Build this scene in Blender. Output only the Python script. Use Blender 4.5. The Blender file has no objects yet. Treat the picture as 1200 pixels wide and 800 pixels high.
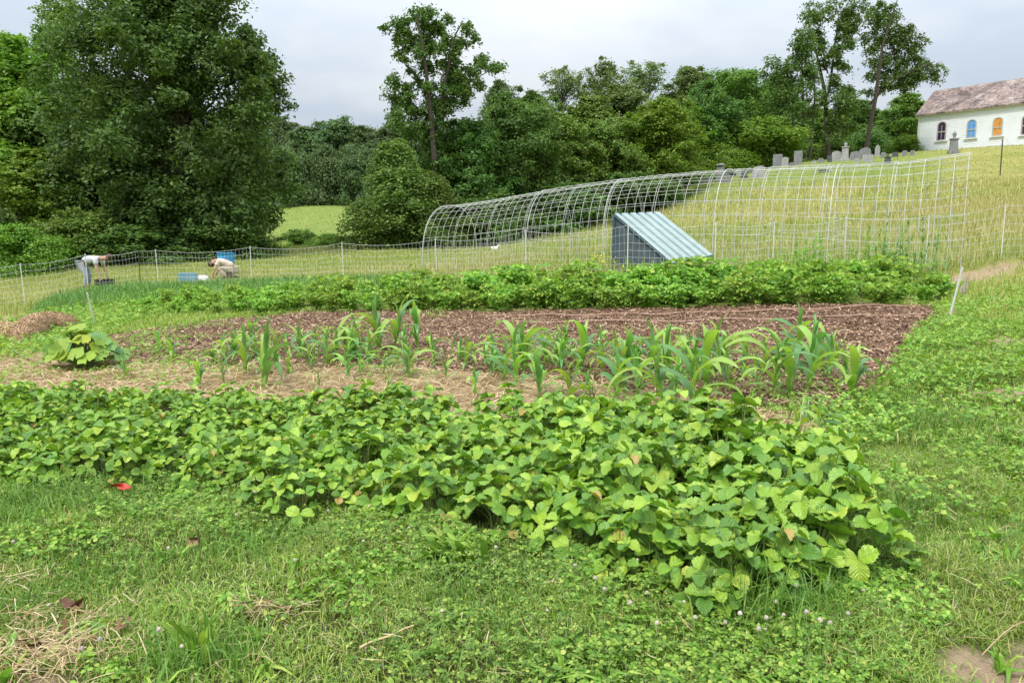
import bpy, math, random
import numpy as np

rng = np.random.default_rng(11)
random.seed(11)
PI = math.pi
sc = bpy.context.scene
COL = sc.collection
R = math.radians

# ------------------------------------------------------------------ camera
F = 866.0                    # focal length in pixels of the 1200 px wide photograph
CAM = np.array([0.0, 0.0, 1.25])
PITCH = math.atan(115 / F)
cp, sp = math.cos(PITCH), math.sin(PITCH)
cam = bpy.data.cameras.new('camera')
cam.sensor_width = 36.0
cam.lens = F / 1200 * 36.0
cam.clip_start = 0.05
cam.clip_end = 3000
camo = bpy.data.objects.new('camera', cam)
COL.objects.link(camo)
camo.location = CAM
camo.rotation_euler = (PI / 2 - PITCH, 0, 0)
sc.camera = camo


def ray(px, py):
    u, v = (px - 600) / F, (400 - py) / F
    return np.array([u, cp + v * sp, -sp + v * cp])


def P(px, py, Y):
    """point seen at that place of the photograph, Y metres away"""
    d = ray(px, py)
    return CAM + d * (Y / d[1])


def PXM(Y):
    return F / (Y * cp)      # pixels per metre, about


# ------------------------------------------------------------------ terrain
ctrl_px = [
    (600, 365, 12.3), (200, 378, 12.6), (400, 368, 12.6), (800, 362, 11.5), (1000, 358, 10.8), (1090, 368, 10.2),
    (1125, 331, 13.9), (1173, 303, 14.7), (1290, 300, 13.2), (990, 309, 17.2), (835, 325, 14.6), (735, 323, 15.5),
    (617, 322, 18.0), (512, 325, 20.6), (403, 327, 21.5), (295, 331, 22), (183, 334, 22.5), (103, 343, 20.5),
    (30, 357, 19.2), (-150, 375, 17), (60, 400, 11.5), (0, 430, 7.9),
    (50, 316, 30), (200, 303, 34), (-150, 320, 30), (350, 292, 42), (480, 290, 42), (600, 284, 47), (700, 259, 52),
    (800, 232, 56), (818, 221, 57), (845, 213, 58), (880, 208, 61), (930, 193, 65), (1000, 187, 70), (1075, 178, 86),
    (1150, 173, 83), (1230, 168, 78), (1400, 165, 70), (1150, 235, 30), (1150, 203, 50), (1000, 235, 40), (900, 258, 38),
    (1300, 215, 35), (800, 282, 28), (650, 290, 32), (350, 281, 62), (360, 241, 110), (440, 243, 110), (300, 250, 105),
    (100, 285, 60), (560, 262, 75), (1300, 260, 20),
]
ctrl = [P(*c) for c in ctrl_px]
for x, y, z in [(-4, -4, 0), (0, -5, 0), (4, -4, 0.05), (-3, 1, 0), (0, 1.5, 0), (3, 1, 0.03), (-2.5, 3.2, 0), (0, 3.2, 0),
                (2.5, 3.2, 0.02), (-4, 5.4, -0.02), (-1.5, 5.4, 0), (1.5, 5.4, 0.0), (4.5, 5.4, 0.1), (0, 7.5, 0.02), (3, 7.5, .05),
                (6, 8, .25), (-4, 8, -.05), (-7, 5, -.1), (8, 5, .3), (-60, 90, 6), (-120, 60, 4), (60, 130, 13.5), (110, 120, 14),
                (120, 60, 13), (40, 140, 12), (0, 150, 8), (-70, 150, 8.5), (-30, 12, -.9), (30, 8, 2.5), (-30, -10, -.5), (30, -10, 1.5)]:
    ctrl.append(np.array([x, y, z], float))
ctrl = np.array(ctrl)


def _phi(r2):
    return np.where(r2 > 1e-12, 0.5 * r2 * np.log(np.maximum(r2, 1e-12)), 0.0)


# warp the plane so that near and far control points carry alike weight
def _w(x, y):
    r = np.sqrt(x * x + y * y) + 1e-9
    s = np.log1p(r / 6.0) * 6.0 / r
    return x * s, y * s


cu, cv = _w(ctrl[:, 0], ctrl[:, 1])
n_ = len(ctrl)
A_ = np.zeros((n_ + 3, n_ + 3))
A_[:n_, :n_] = _phi((cu[:, None] - cu[None]) ** 2 + (cv[:, None] - cv[None]) ** 2) + np.eye(n_) * 0.02
A_[:n_, n_] = 1
A_[:n_, n_ + 1] = cu
A_[:n_, n_ + 2] = cv
A_[n_:, :n_] = A_[:n_, n_:].T
W_ = np.linalg.solve(A_, np.concatenate([ctrl[:, 2], np.zeros(3)]))


def gz(x, y):
    x = np.asarray(x, float)
    y = np.asarray(y, float)
    sh = np.broadcast(x, y).shape
    x = np.broadcast_to(x, sh).ravel()
    y = np.broadcast_to(y, sh).ravel()
    out = np.empty(len(x))
    for i in range(0, len(x), 60000):
        a, b = _w(x[i:i + 60000], y[i:i + 60000])
        d = _phi((a[:, None] - cu[None]) ** 2 + (b[:, None] - cv[None]) ** 2)
        out[i:i + 60000] = d @ W_[:n_] + W_[n_] + W_[n_ + 1] * a + W_[n_ + 2] * b
    out = np.clip(out, -2.5, 15)
    r = np.sqrt(x * x + y * y)
    k = np.clip((r - 170) / 150, 0, 1)
    out = out * (1 - k) + 9.0 * k
    near = np.clip(1 - r / 40, 0, 1)
    out = out + near * (0.012 * np.sin(x * 5.1 + 1.3 * np.sin(y * 3.7)) + 0.010 * np.sin(y * 7.3 + 2 * np.sin(x * 4.1)))
    return out.reshape(sh) if sh else float(out[0])


def gp(px, py):
    """ground point seen at a place of the photograph"""
    d = ray(px, py)
    Ys = np.exp(np.linspace(math.log(1.2), math.log(200), 400))
    t = Ys / d[1]
    pts = CAM[None] + d[None] * t[:, None]
    h = pts[:, 2] - gz(pts[:, 0], pts[:, 1])
    i = int(np.argmax(h < 0)) if (h < 0).any() else len(h) - 1
    if i == 0:
        i = 1
    k = h[i - 1] / (h[i - 1] - h[i]) if h[i - 1] != h[i] else 0
    p = pts[i - 1] * (1 - k) + pts[i] * k
    return np.array([p[0], p[1], gz(p[0], p[1])])


def on_ground(x, y, dz=0.0):
    return np.array([x, y, gz(x, y) + dz])


def in_poly(x, y, poly):
    inside = np.zeros(len(x), bool)
    j = len(poly) - 1
    for i in range(len(poly)):
        xi, yi = poly[i][0], poly[i][1]
        xj, yj = poly[j][0], poly[j][1]
        c = ((yi > y) != (yj > y)) & (x < (xj - xi) * (y - yi) / (yj - yi + 1e-12) + xi)
        inside ^= c
        j = i
    return inside


def vnoise(x, y, s, seed=0):
    """cheap smooth value noise 0..1"""
    x = x * s + seed * 17.3
    y = y * s + seed * 5.7
    xi, yi = np.floor(x), np.floor(y)
    fx, fy = x - xi, y - yi
    fx = fx * fx * (3 - 2 * fx)
    fy = fy * fy * (3 - 2 * fy)

    def h(a, b):
        v = np.sin(a * 127.1 + b * 311.7 + seed * 74.7) * 43758.5453
        return v - np.floor(v)
    return (h(xi, yi) * (1 - fx) + h(xi + 1, yi) * fx) * (1 - fy) + (h(xi, yi + 1) * (1 - fx) + h(xi + 1, yi + 1) * fx) * fy


# ------------------------------------------------------------------ mesh helpers
class MB:
    def __init__(self):
        self.v, self.l, self.s, self.m, self.uv, self.n = [], [], [], [], [], 0

    def add(self, v, f, m=0, uv=None):
        v = np.asarray(v, float).reshape(-1, 3)
        f = np.asarray(f, np.int64)
        self.l.append((f + self.n).ravel())
        self.s.append(np.full(len(f), f.shape[1]))
        self.m.append(np.full(len(f), m))
        self.v.append(v)
        self.uv.append(np.zeros((len(v), 2)) if uv is None else np.asarray(uv, float))
        self.n += len(v)
        return self

    def mesh(self, name, mats, smooth=False, attrs=None):
        me = bpy.data.meshes.new(name)
        v = np.concatenate(self.v)
        l = np.concatenate(self.l)
        s = np.concatenate(self.s)
        m = np.concatenate(self.m)
        uv = np.concatenate(self.uv)
        me.vertices.add(len(v))
        me.vertices.foreach_set('co', v.astype(np.float32).ravel())
        me.loops.add(len(l))
        me.loops.foreach_set('vertex_index', l.astype(np.int32))
        me.polygons.add(len(s))
        st = np.concatenate([[0], np.cumsum(s)[:-1]])
        me.polygons.foreach_set('loop_start', st.astype(np.int32))
        for mt in (mats if isinstance(mats, (list, tuple)) else [mats]):
            me.materials.append(mt)
        me.polygons.foreach_set('material_index', m.astype(np.int32))
        me.polygons.foreach_set('use_smooth', np.full(len(s), smooth))
        ul = me.uv_layers.new(name='UVMap')
        ul.data.foreach_set('uv', uv[l].astype(np.float32).ravel())
        for k, a in (attrs or {}).items():
            at = me.attributes.new(k, 'FLOAT', 'POINT')
            at.data.foreach_set('value', np.asarray(a, np.float32))
        me.update(calc_edges=True)
        return me


def nrm(a):
    return a / (np.linalg.norm(a, axis=-1, keepdims=True) + 1e-12)


def tube(mb, pts, rad, sides=6, m=0, cap=True):
    pts = np.asarray(pts, float)
    n = len(pts)
    rad = np.broadcast_to(np.asarray(rad, float), (n,))
    t = np.gradient(pts, axis=0)
    t = nrm(t)
    ref = np.array([0, 0, 1.0]) if abs(t[:, 2]).mean() < .9 else np.array([1.0, 0, 0])
    a = nrm(np.cross(t, ref))
    b = np.cross(t, a)
    ang = np.linspace(0, 2 * PI, sides, endpoint=False)
    v = pts[:, None] + rad[:, None, None] * (np.cos(ang)[None, :, None] * a[:, None] + np.sin(ang)[None, :, None] * b[:, None])
    i = np.arange(n - 1)[:, None] * sides
    k = np.arange(sides)[None]
    k2 = (k + 1) % sides
    f = np.stack([i + k, i + k2, i + sides + k2, i + sides + k], -1).reshape(-1, 4)
    v = v.reshape(-1, 3)
    mb.add(v, f, m)
    if cap and sides > 3:
        mb.add(v[:sides], [list(range(sides))[::-1]], m)
        mb.add(v[-sides:], [list(range(sides))], m)


def box(mb, c, size, m=0, rz=0.0, basis=None):
    sx, sy, sz = np.array(size) / 2
    v = np.array([[x, y, z] for z in (-sz, sz) for x, y in ((-sx, -sy), (sx, -sy), (sx, sy), (-sx, sy))])
    if basis is not None:
        v = v @ np.array(basis)
    elif rz:
        c_, s_ = math.cos(rz), math.sin(rz)
        v = v @ np.array([[c_, s_, 0], [-s_, c_, 0], [0, 0, 1]])
    mb.add(v + np.asarray(c), [[3, 2, 1, 0], [4, 5, 6, 7], [0, 1, 5, 4], [1, 2, 6, 5], [2, 3, 7, 6], [3, 0, 4, 7]], m)


def lathe(mb, prof, sides=12, m=0, c=(0, 0, 0), sx=1, sy=1):
    prof = np.asarray(prof, float)
    ang = np.linspace(0, 2 * PI, sides, endpoint=False)
    v = np.stack([prof[:, 0, None] * np.cos(ang)[None] * sx, prof[:, 0, None] * np.sin(ang)[None] * sy,
                  np.broadcast_to(prof[:, 1, None], (len(prof), sides))], -1)
    i = np.arange(len(prof) - 1)[:, None] * sides
    k = np.arange(sides)[None]
    k2 = (k + 1) % sides
    f = np.stack([i + k, i + k2, i + sides + k2, i + sides + k], -1).reshape(-1, 4)
    mb.add(v.reshape(-1, 3) + np.asarray(c), f, m)


def ball(mb, c, r, m=0, seg=10, rings=7, basis=None):
    r = np.broadcast_to(np.asarray(r, float), (3,))
    th = np.linspace(0.02, PI - 0.02, rings)
    ph = np.linspace(0, 2 * PI, seg, endpoint=False)
    v = np.stack([np.sin(th)[:, None] * np.cos(ph)[None], np.sin(th)[:, None] * np.sin(ph)[None],
                  np.broadcast_to(np.cos(th)[:, None], (rings, seg))], -1).reshape(-1, 3) * r
    if basis is not None:
        v = v @ np.array(basis)
    i = np.arange(rings - 1)[:, None] * seg
    k = np.arange(seg)[None]
    k2 = (k + 1) % seg
    f = np.stack([i + k, i + seg + k, i + seg + k2, i + k2], -1).reshape(-1, 4)
    mb.add(v + np.asarray(c), f, m)


def leaf_quads(mb, pos, nor, size, asp=0.62, m=0, fold=0.12):
    """folded kite-shaped leaves"""
    n = len(pos)
    size = np.broadcast_to(size, (n,))[:, None]
    r = nrm(rng.normal(size=(n, 3)))
    nor = nrm(nor)
    t = nrm(np.cross(nor, r))
    b = np.cross(nor, t)
    w = size * asp * 0.5
    v = np.stack([pos - t * size * .5, pos + b * w + nor * size * fold - t * size * .08, pos + t * size * .5 - nor * size * fold * .6,
                  pos - b * w + nor * size * fold - t * size * .08], 1).reshape(-1, 3)
    f = np.arange(n * 4).reshape(-1, 4)
    mb.add(v, f, m)


def blades(mb, pos, h, w, lean=0.5, m=0, yaw=None):
    """bent grass blades: two quads and a tip each; returns vertex count per blade (7)"""
    n = len(pos)
    h = np.broadcast_to(h, (n,))[:, None]
    w = np.broadcast_to(w, (n,))[:, None]
    yaw = rng.uniform(0, 2 * PI, n) if yaw is None else yaw
    d = np.stack([np.cos(yaw), np.sin(yaw), np.zeros(n)], 1)
    s = np.stack([-np.sin(yaw), np.cos(yaw), np.zeros(n)], 1)
    up = np.array([0, 0, 1.0])[None]
    L = (np.abs(rng.normal(lean, lean * .5, n)))[:, None]
    tw = rng.uniform(-.5, .5, (n, 1))
    s = nrm(s + d * tw)
    p0 = pos
    p1 = pos + (up * .42 + d * .12 * L) * h
    p2 = pos + (up * (.80 - .12 * L) + d * .42 * L) * h
    p3 = pos + (up * (1.0 - .35 * np.minimum(L, 2)) + d * .85 * L) * h
    v = np.stack([p0 - s * w * .4, p0 + s * w * .4, p1 - s * w * .5, p1 + s * w * .5, p2 - s * w * .36, p2 + s * w * .36, p3], 1)
    b = np.arange(n)[:, None] * 7
    mb_n = mb.n
    f4 = np.concatenate([b + np.array([0, 1, 3, 2]), b + np.array([2, 3, 5, 4])])
    v = v.reshape(-1, 3)
    uv = np.tile(np.array([[0, 0], [1, 0], [0, .42], [1, .42], [0, .8], [1, .8], [.5, 1]]), (n, 1))
    mb.add(v, f4, m, uv)
    mb.l.append((b + np.array([4, 5, 6]) + mb_n).ravel())
    mb.s.append(np.full(n, 3))
    mb.m.append(np.full(n, m))


# ------------------------------------------------------------------ objects
def obj(name, me, parent=None, loc=None):
    o = bpy.data.objects.new(name, me)
    COL.objects.link(o)
    if parent is not None:
        o.parent = parent
    if loc is not None:
        o.location = loc
    return o


def tag(o, label, cat, group=None, kind=None):
    if label:
        o['label'] = label
    if cat:
        o['category'] = cat
    if group:
        o['group'] = group
    if kind:
        o['kind'] = kind
    return o


def thing(name, label, cat, loc=(0, 0, 0), rz=0.0, group=None):
    o = bpy.data.objects.new(name, None)
    COL.objects.link(o)
    o.empty_display_size = .2
    o.location = loc
    o.rotation_euler = (0, 0, rz)
    return tag(o, label, cat, group)


def dup(root, loc, rz=0.0, scale=(1, 1, 1), label=None, group=None, tilt=(0, 0), mats=None):
    r = root.copy()
    COL.objects.link(r)
    r.location = loc
    r.rotation_euler = (tilt[0], tilt[1], rz)
    r.scale = scale
    if label:
        r['label'] = label
    if group:
        r['group'] = group
    for ch in root.children:
        c = ch.copy()
        COL.objects.link(c)
        c.parent = r
        for g in ch.children:
            d = g.copy()
            COL.objects.link(d)
            d.parent = c
    return r


def drop(root):
    for ch in list(root.children):
        bpy.data.objects.remove(ch)
    bpy.data.objects.remove(root)


# ------------------------------------------------------------------ materials
def newmat(name):
    m = bpy.data.materials.new(name)
    m.use_nodes = True
    nt = m.node_tree
    b = nt.nodes['Principled BSDF']
    return m, nt, b, nt.nodes.new, nt.links.new


def ramp(nt, stops, interp='LINEAR'):
    r = nt.nodes.new('ShaderNodeValToRGB')
    r.color_ramp.interpolation = interp
    e = r.color_ramp.elements
    while len(e) < len(stops):
        e.new(0.5)
    for i, (p, c) in enumerate(stops):
        e[i].position = p
        e[i].color = (*c, 1) if len(c) == 3 else c
    return r


def noise(nt, scale, detail=4, rough=.55, coord='Object', vec=None):
    n = nt.nodes.new('ShaderNodeTexNoise')
    n.inputs['Scale'].default_value = scale
    n.inputs['Detail'].default_value = detail
    n.inputs['Roughness'].default_value = rough
    if vec is None:
        tc = nt.nodes.new('ShaderNodeTexCoord')
        vec = tc.outputs[coord]
    nt.links.new(vec, n.inputs['Vector'])
    return n


def mixc(nt, fac, a, b, mode='MIX'):
    m = nt.nodes.new('ShaderNodeMix')
    m.data_type = 'RGBA'
    m.blend_type = mode
    for k, v in ((0, fac), (6, a), (7, b)):
        if hasattr(v, 'is_linked') or hasattr(v, 'links'):
            nt.links.new(v, m.inputs[k])
        elif k == 0:
            m.inputs[k].default_value = v
        else:
            m.inputs[k].default_value = (*v, 1)
    return m.outputs[2]


def math_(nt, op, a, b=None, c=None):
    m = nt.nodes.new('ShaderNodeMath')
    m.operation = op
    for k, v in enumerate((a, b, c)):
        if v is None:
            continue
        if hasattr(v, 'links'):
            nt.links.new(v, m.inputs[k])
        else:
            m.inputs[k].default_value = v
    return m.outputs[0]


def finish_leaf(nt, b, col, transl, rough=.5, spec=.35, bump=None):
    nt.links.new(col, b.inputs['Base Color'])
    b.inputs['Roughness'].default_value = rough
    b.inputs['Specular IOR Level'].default_value = spec
    if transl > 0:
        tr = nt.nodes.new('ShaderNodeBsdfTranslucent')
        tc = mixc(nt, 1.0, col, (1.25, 1.25, .6), 'MULTIPLY')
        nt.links.new(tc, tr.inputs['Color'])
        mx = nt.nodes.new('ShaderNodeMixShader')
        mx.inputs[0].default_value = transl
        out = nt.nodes['Material Output']
        nt.links.new(b.outputs[0], mx.inputs[1])
        nt.links.new(tr.outputs[0], mx.inputs[2])
        nt.links.new(mx.outputs[0], out.inputs['Surface'])
    if bump is not None:
        nt.links.new(bump, b.inputs['Normal'])


def leafmat(name, stops, transl=.25, rough=.5, spec=.3, nscale=.5, namp=.25, coord='Object'):
    m, nt, b, N, L = newmat(name)
    g = N('ShaderNodeNewGeometry')
    r = ramp(nt, stops)
    L(g.outputs['Random Per Island'], r.inputs[0])
    nz = noise(nt, nscale, 3, .5, coord)
    v = N('ShaderNodeHueSaturation')
    L(math_(nt, 'MULTIPLY_ADD', nz.outputs[0], 2 * namp, 1 - namp), v.inputs['Value'])
    L(math_(nt, 'MULTIPLY_ADD', nz.outputs[0], .04, .48), v.inputs['Hue'])
    L(r.outputs[0], v.inputs['Color'])
    oi = N('ShaderNodeObjectInfo')
    v2 = N('ShaderNodeHueSaturation')
    L(math_(nt, 'MULTIPLY_ADD', oi.outputs['Random'], .26, .87), v2.inputs['Value'])
    L(math_(nt, 'MULTIPLY_ADD', oi.outputs['Random'], .03, .485), v2.inputs['Hue'])
    L(v.outputs[0], v2.inputs['Color'])
    finish_leaf(nt, b, v2.outputs[0], transl, rough, spec)
    return m


def plain(name, col, rough=.6, metal=0.0, nscale=20, amp=.15, spec=.4, bump=0.0):
    m, nt, b, N, L = newmat(name)
    nz = noise(nt, nscale, 4)
    r = ramp(nt, [(.25, tuple(c * (1 - amp) for c in col)), (.75, tuple(min(1, c * (1 + amp)) for c in col))])
    L(nz.outputs[0], r.inputs[0])
    L(r.outputs[0], b.inputs['Base Color'])
    b.inputs['Roughness'].default_value = rough
    b.inputs['Metallic'].default_value = metal
    b.inputs['Specular IOR Level'].default_value = spec
    if bump:
        bp = N('ShaderNodeBump')
        bp.inputs['Strength'].default_value = bump
        bp.inputs['Distance'].default_value = .02
        L(nz.outputs[0], bp.inputs['Height'])
        L(bp.outputs[0], b.inputs['Normal'])
    return m


M = {}
# grass and ground cover: random shade per blade
M['lawn'] = leafmat('lawn_blades', [(0, (.12, .22, .030)), (.35, (.22, .345, .046)), (.7, (.36, .48, .075)), (.84, (.50, .54, .15)), (.93, (.58, .52, .26)), (1, (.68, .58, .36))], .35, .42, .45, 1.5, .28)
M['tuft'] = leafmat('tuft_blades', [(0, (.09, .19, .030)), (.6, (.165, .295, .050)), (1, (.28, .40, .085))], .35, .42, .35, 1.2, .25)
M['garlic'] = leafmat('onion_blades', [(0, (.09, .23, .06)), (.6, (.15, .35, .08)), (1, (.27, .44, .12))], .25, .45, .35, .8, .3)
M['clover'] = leafmat('clover_leaf', [(0, (.085, .20, .035)), (.5, (.16, .32, .05)), (.85, (.28, .44, .07)), (1, (.44, .54, .11))], .25, .5, .3, 1.2, .3)
M['weed'] = leafmat('weed_leaf', [(0, (.11, .26, .035)), (.5, (.20, .40, .05)), (.85, (.33, .52, .075)), (1, (.48, .57, .13))], .3, .5, .3, 1.0, .28)
M['straw'] = leafmat('straw_strand', [(0, (.33, .22, .11)), (.4, (.48, .35, .18)), (.8, (.60, .47, .27)), (1, (.70, .60, .40))], .1, .6, .25, 2.0, .2)
M['chips'] = leafmat('wood_chip', [(0, (.065, .038, .024)), (.3, (.19, .110, .064)), (.65, (.36, .222, .135)), (.88, (.52, .36, .235)), (1, (.66, .54, .39))], 0, .75, .2, .9, .3)
M['corn'] = leafmat('corn_leaf', [(0, (.10, .26, .09)), (.4, (.17, .365, .085)), (.75, (.28, .49, .075)), (1, (.39, .56, .10))], .38, .30, .6, 2.0, .15)
M['corn_stalk'] = leafmat('corn_stalk', [(0, (.22, .40, .08)), (1, (.34, .46, .13))], .1, .45, .4)
M['potato'] = leafmat('potato_leaf', [(0, (.13, .28, .05)), (.5, (.24, .43, .06)), (.9, (.38, .56, .085)), (1, (.58, .62, .18))], .34, .5, .3, 1.5, .25)
M['squash'] = leafmat('squash_leaf', [(0, (.15, .34, .13)), (.5, (.21, .42, .10)), (.85, (.32, .50, .06)), (1, (.45, .50, .05))], .25, .55, .3, 3.0, .15)
M['stem'] = plain('green_stem', (.22, .34, .10), .5)
M['stem_red'] = plain('petiole', (.24, .30, .09), .5)
M['red_leaf'] = plain('red_leaf', (.62, .06, .045), .45, amp=.3, nscale=40)
M['dead_leaf'] = leafmat('dead_leaf', [(0, (.12, .065, .035)), (.5, (.25, .14, .075)), (1, (.40, .26, .16))], .05, .55, .3, 30, .35)
M['flower_white'] = leafmat('clover_head', [(0, (.45, .34, .26)), (.5, (.68, .58, .54)), (1, (.82, .78, .74))], .2, .6)
M['yellow_flower'] = leafmat('yellow_flower', [(0, (.62, .58, .05)), (1, (.80, .72, .12))], .2, .6)
M['wire'] = plain('galvanised_wire', (.60, .61, .60), .5, .2)
M['net'] = plain('net_twine', (.66, .67, .65), .6)
M['post_white'] = plain('white_plastic_post', (.66, .66, .63), .5)
M['post_dark'] = plain('dark_metal_post', (.06, .06, .055), .5)
M['wood'] = plain('weathered_wood', (.42, .37, .30), .8, bump=.4)
M['bark'] = plain('bark', (.085, .07, .055), .9, bump=.6, nscale=9, amp=.4)
M['bark_pale'] = plain('pale_bark', (.17, .145, .115), .9, bump=.6, nscale=6, amp=.5)
M['white_plastic'] = plain('white_plastic', (.80, .80, .78), .4)


def tree_leaf(name, dark, mid, light, transl=.30, ns=.35, amp=.3):  # dark leaf tones lifted: softening by haze is put into the colours
    return leafmat(name, [(0, dark), (.55, mid), (1, light)], transl, .5, .3, ns, amp)


M['t_maple'] = tree_leaf('maple_leaf', (0.060, 0.113, 0.031), (0.100, 0.178, 0.044), (0.158, 0.250, 0.063))
M['t_mid'] = tree_leaf('ash_leaf', (0.106, 0.206, 0.040), (0.169, 0.288, 0.055), (0.250, 0.375, 0.080))
M['t_bright'] = tree_leaf('mulberry_leaf', (0.118, 0.230, 0.029), (0.185, 0.325, 0.043), (0.269, 0.414, 0.063))
M['t_olive'] = tree_leaf('hemlock_leaf', (0.106, 0.174, 0.040), (0.168, 0.246, 0.056), (0.252, 0.336, 0.090))
M['t_deep'] = tree_leaf('oak_leaf', (0.075, 0.150, 0.037), (0.122, 0.219, 0.050), (0.188, 0.300, 0.075))
M['t_far'] = tree_leaf('far_leaf', (0.095, 0.157, 0.067), (0.134, 0.213, 0.084), (0.190, 0.269, 0.112))  # bluish haze of distance painted into the leaf colour
M['t_pale'] = tree_leaf('willow_leaf', (0.123, 0.190, 0.065), (0.185, 0.263, 0.090), (0.258, 0.336, 0.123))


# strawberry leaf: side veins and a paler midrib from the leaf's own coordinates
def strawberry_mat():
    m, nt, b, N, L = newmat('strawberry_leaf')
    g = N('ShaderNodeNewGeometry')
    r = ramp(nt, [(0, (.10, .25, .028)), (.35, (.21, .40, .034)), (.7, (.35, .54, .043)), (.96, (.48, .62, .07)), (.995, (.60, .60, .10)), (1, (.52, .33, .10))])
    L(g.outputs['Random Per Island'], r.inputs[0])
    oi = N('ShaderNodeObjectInfo')
    hs = N('ShaderNodeHueSaturation')
    L(r.outputs[0], hs.inputs['Color'])
    L(math_(nt, 'MULTIPLY_ADD', oi.outputs['Random'], .25, .88), hs.inputs['Value'])
    uvn = N('ShaderNodeUVMap')
    sx = N('ShaderNodeSeparateXYZ')
    L(uvn.outputs[0], sx.inputs[0])
    au = math_(nt, 'ABSOLUTE', sx.outputs[0])
    ph = math_(nt, 'MULTIPLY', math_(nt, 'SUBTRACT', sx.outputs[1], math_(nt, 'MULTIPLY', au, .42)), 7.0 * 2 * PI)
    st = math_(nt, 'POWER', math_(nt, 'MULTIPLY_ADD', math_(nt, 'SINE', ph), .5, .5), 3.0)
    rib = math_(nt, 'SUBTRACT', 1.0, math_(nt, 'MINIMUM', math_(nt, 'MULTIPLY', au, 9.0), 1.0))
    vein = math_(nt, 'MAXIMUM', math_(nt, 'MULTIPLY', st, .55), rib)
    col = mixc(nt, math_(nt, 'MULTIPLY', vein, .22), hs.outputs[0], (.42, .58, .16))
    nz = noise(nt, 55, 3)
    col = mixc(nt, math_(nt, 'MULTIPLY', nz.outputs[0], .35), col, (.10, .24, .03))
    bp = N('ShaderNodeBump')
    bp.inputs['Strength'].default_value = .7
    bp.inputs['Distance'].default_value = .004
    L(math_(nt, 'SUBTRACT', nz.outputs[0], vein), bp.inputs['Height'])
    finish_leaf(nt, b, col, .20, .34, .6, bp.outputs[0])
    return m


M['straw_leaf'] = strawberry_mat()


def ground_mat():
    m, nt, b, N, L = newmat('meadow_soil')
    dry = N('ShaderNodeAttribute')
    dry.attribute_name = 'dry'
    bare = N('ShaderNodeAttribute')
    bare.attribute_name = 'bare'
    n1 = noise(nt, .9, 6, .65)
    n2 = noise(nt, 14, 5, .65)
    n3 = noise(nt, 90, 4, .7)
    gcol = ramp(nt, [(.3, (.11, .165, .035)), (.5, (.19, .25, .055)), (.7, (.26, .30, .085))])
    L(math_(nt, 'MULTIPLY_ADD', n2.outputs[0], .6, math_(nt, 'MULTIPLY', n1.outputs[0], .4)), gcol.inputs[0])
    dcol = ramp(nt, [(.3, (.27, .23, .075)), (.5, (.40, .335, .115)), (.7, (.49, .42, .17))])
    L(math_(nt, 'MULTIPLY_ADD', n2.outputs[0], .5, math_(nt, 'MULTIPLY', n1.outputs[0], .5)), dcol.inputs[0])
    soil = ramp(nt, [(.3, (.27, .18, .11)), (.55, (.46, .335, .225)), (.75, (.58, .45, .32))])
    L(math_(nt, 'MULTIPLY_ADD', n3.outputs[0], .5, math_(nt, 'MULTIPLY', n2.outputs[0], .5)), soil.inputs[0])
    k = math_(nt, 'MULTIPLY_ADD', math_(nt, 'SUBTRACT', n1.outputs[0], .5), 1.2, dry.outputs['Fac'])
    k = math_(nt, 'MINIMUM', math_(nt, 'MAXIMUM', k, 0.0), 1.0)
    c = mixc(nt, k, gcol.outputs[0], dcol.outputs[0])
    c = mixc(nt, bare.outputs['Fac'], c, soil.outputs[0])
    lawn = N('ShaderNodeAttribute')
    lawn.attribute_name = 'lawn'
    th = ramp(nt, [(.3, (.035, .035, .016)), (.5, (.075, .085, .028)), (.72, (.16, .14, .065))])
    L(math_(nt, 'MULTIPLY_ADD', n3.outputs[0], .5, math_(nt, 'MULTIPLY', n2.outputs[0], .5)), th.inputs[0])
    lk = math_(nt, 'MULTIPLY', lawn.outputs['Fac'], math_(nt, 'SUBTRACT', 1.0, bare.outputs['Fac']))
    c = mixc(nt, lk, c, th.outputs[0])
    L(c, b.inputs['Base Color'])
    b.inputs['Roughness'].default_value = .95
    b.inputs['Specular IOR Level'].default_value = .1
    bp = N('ShaderNodeBump')
    bp.inputs['Strength'].default_value = .8
    bp.inputs['Distance'].default_value = .03
    L(math_(nt, 'ADD', n2.outputs[0], n3.outputs[0]), bp.inputs['Height'])
    L(bp.outputs[0], b.inputs['Normal'])
    return m


def litter_mat(name, stops, s1, s2):
    m, nt, b, N, L = newmat(name)
    n1 = noise(nt, s1, 5, .7)
    n2 = noise(nt, s2, 5, .7)
    r = ramp(nt, stops)
    L(math_(nt, 'MULTIPLY_ADD', n2.outputs[0], .6, math_(nt, 'MULTIPLY', n1.outputs[0], .4)), r.inputs[0])
    L(r.outputs[0], b.inputs['Base Color'])
    b.inputs['Roughness'].default_value = .9
    b.inputs['Specular IOR Level'].default_value = .15
    bp = N('ShaderNodeBump')
    bp.inputs['Strength'].default_value = 1
    bp.inputs['Distance'].default_value = .03
    L(n2.outputs[0], bp.inputs['Height'])
    L(bp.outputs[0], b.inputs['Normal'])
    return m


M['ground'] = ground_mat()
M['mulch'] = litter_mat('bark_mulch', [(.3, (.052, .031, .021)), (.46, (.15, .088, .054)), (.62, (.32, .200, .125)), (.75, (.46, .32, .21))], 2.5, 38)
M['strawbed'] = litter_mat('straw_mulch', [(.3, (.19, .115, .060)), (.48, (.38, .27, .15)), (.62, (.50, .38, .22)), (.75, (.60, .49, .32))], 3, 42)

# ------------------------------------------------------------------ zones (outlines on the ground)
def poly(pts):
    return np.array([gp(*p)[:2] for p in pts])


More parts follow.
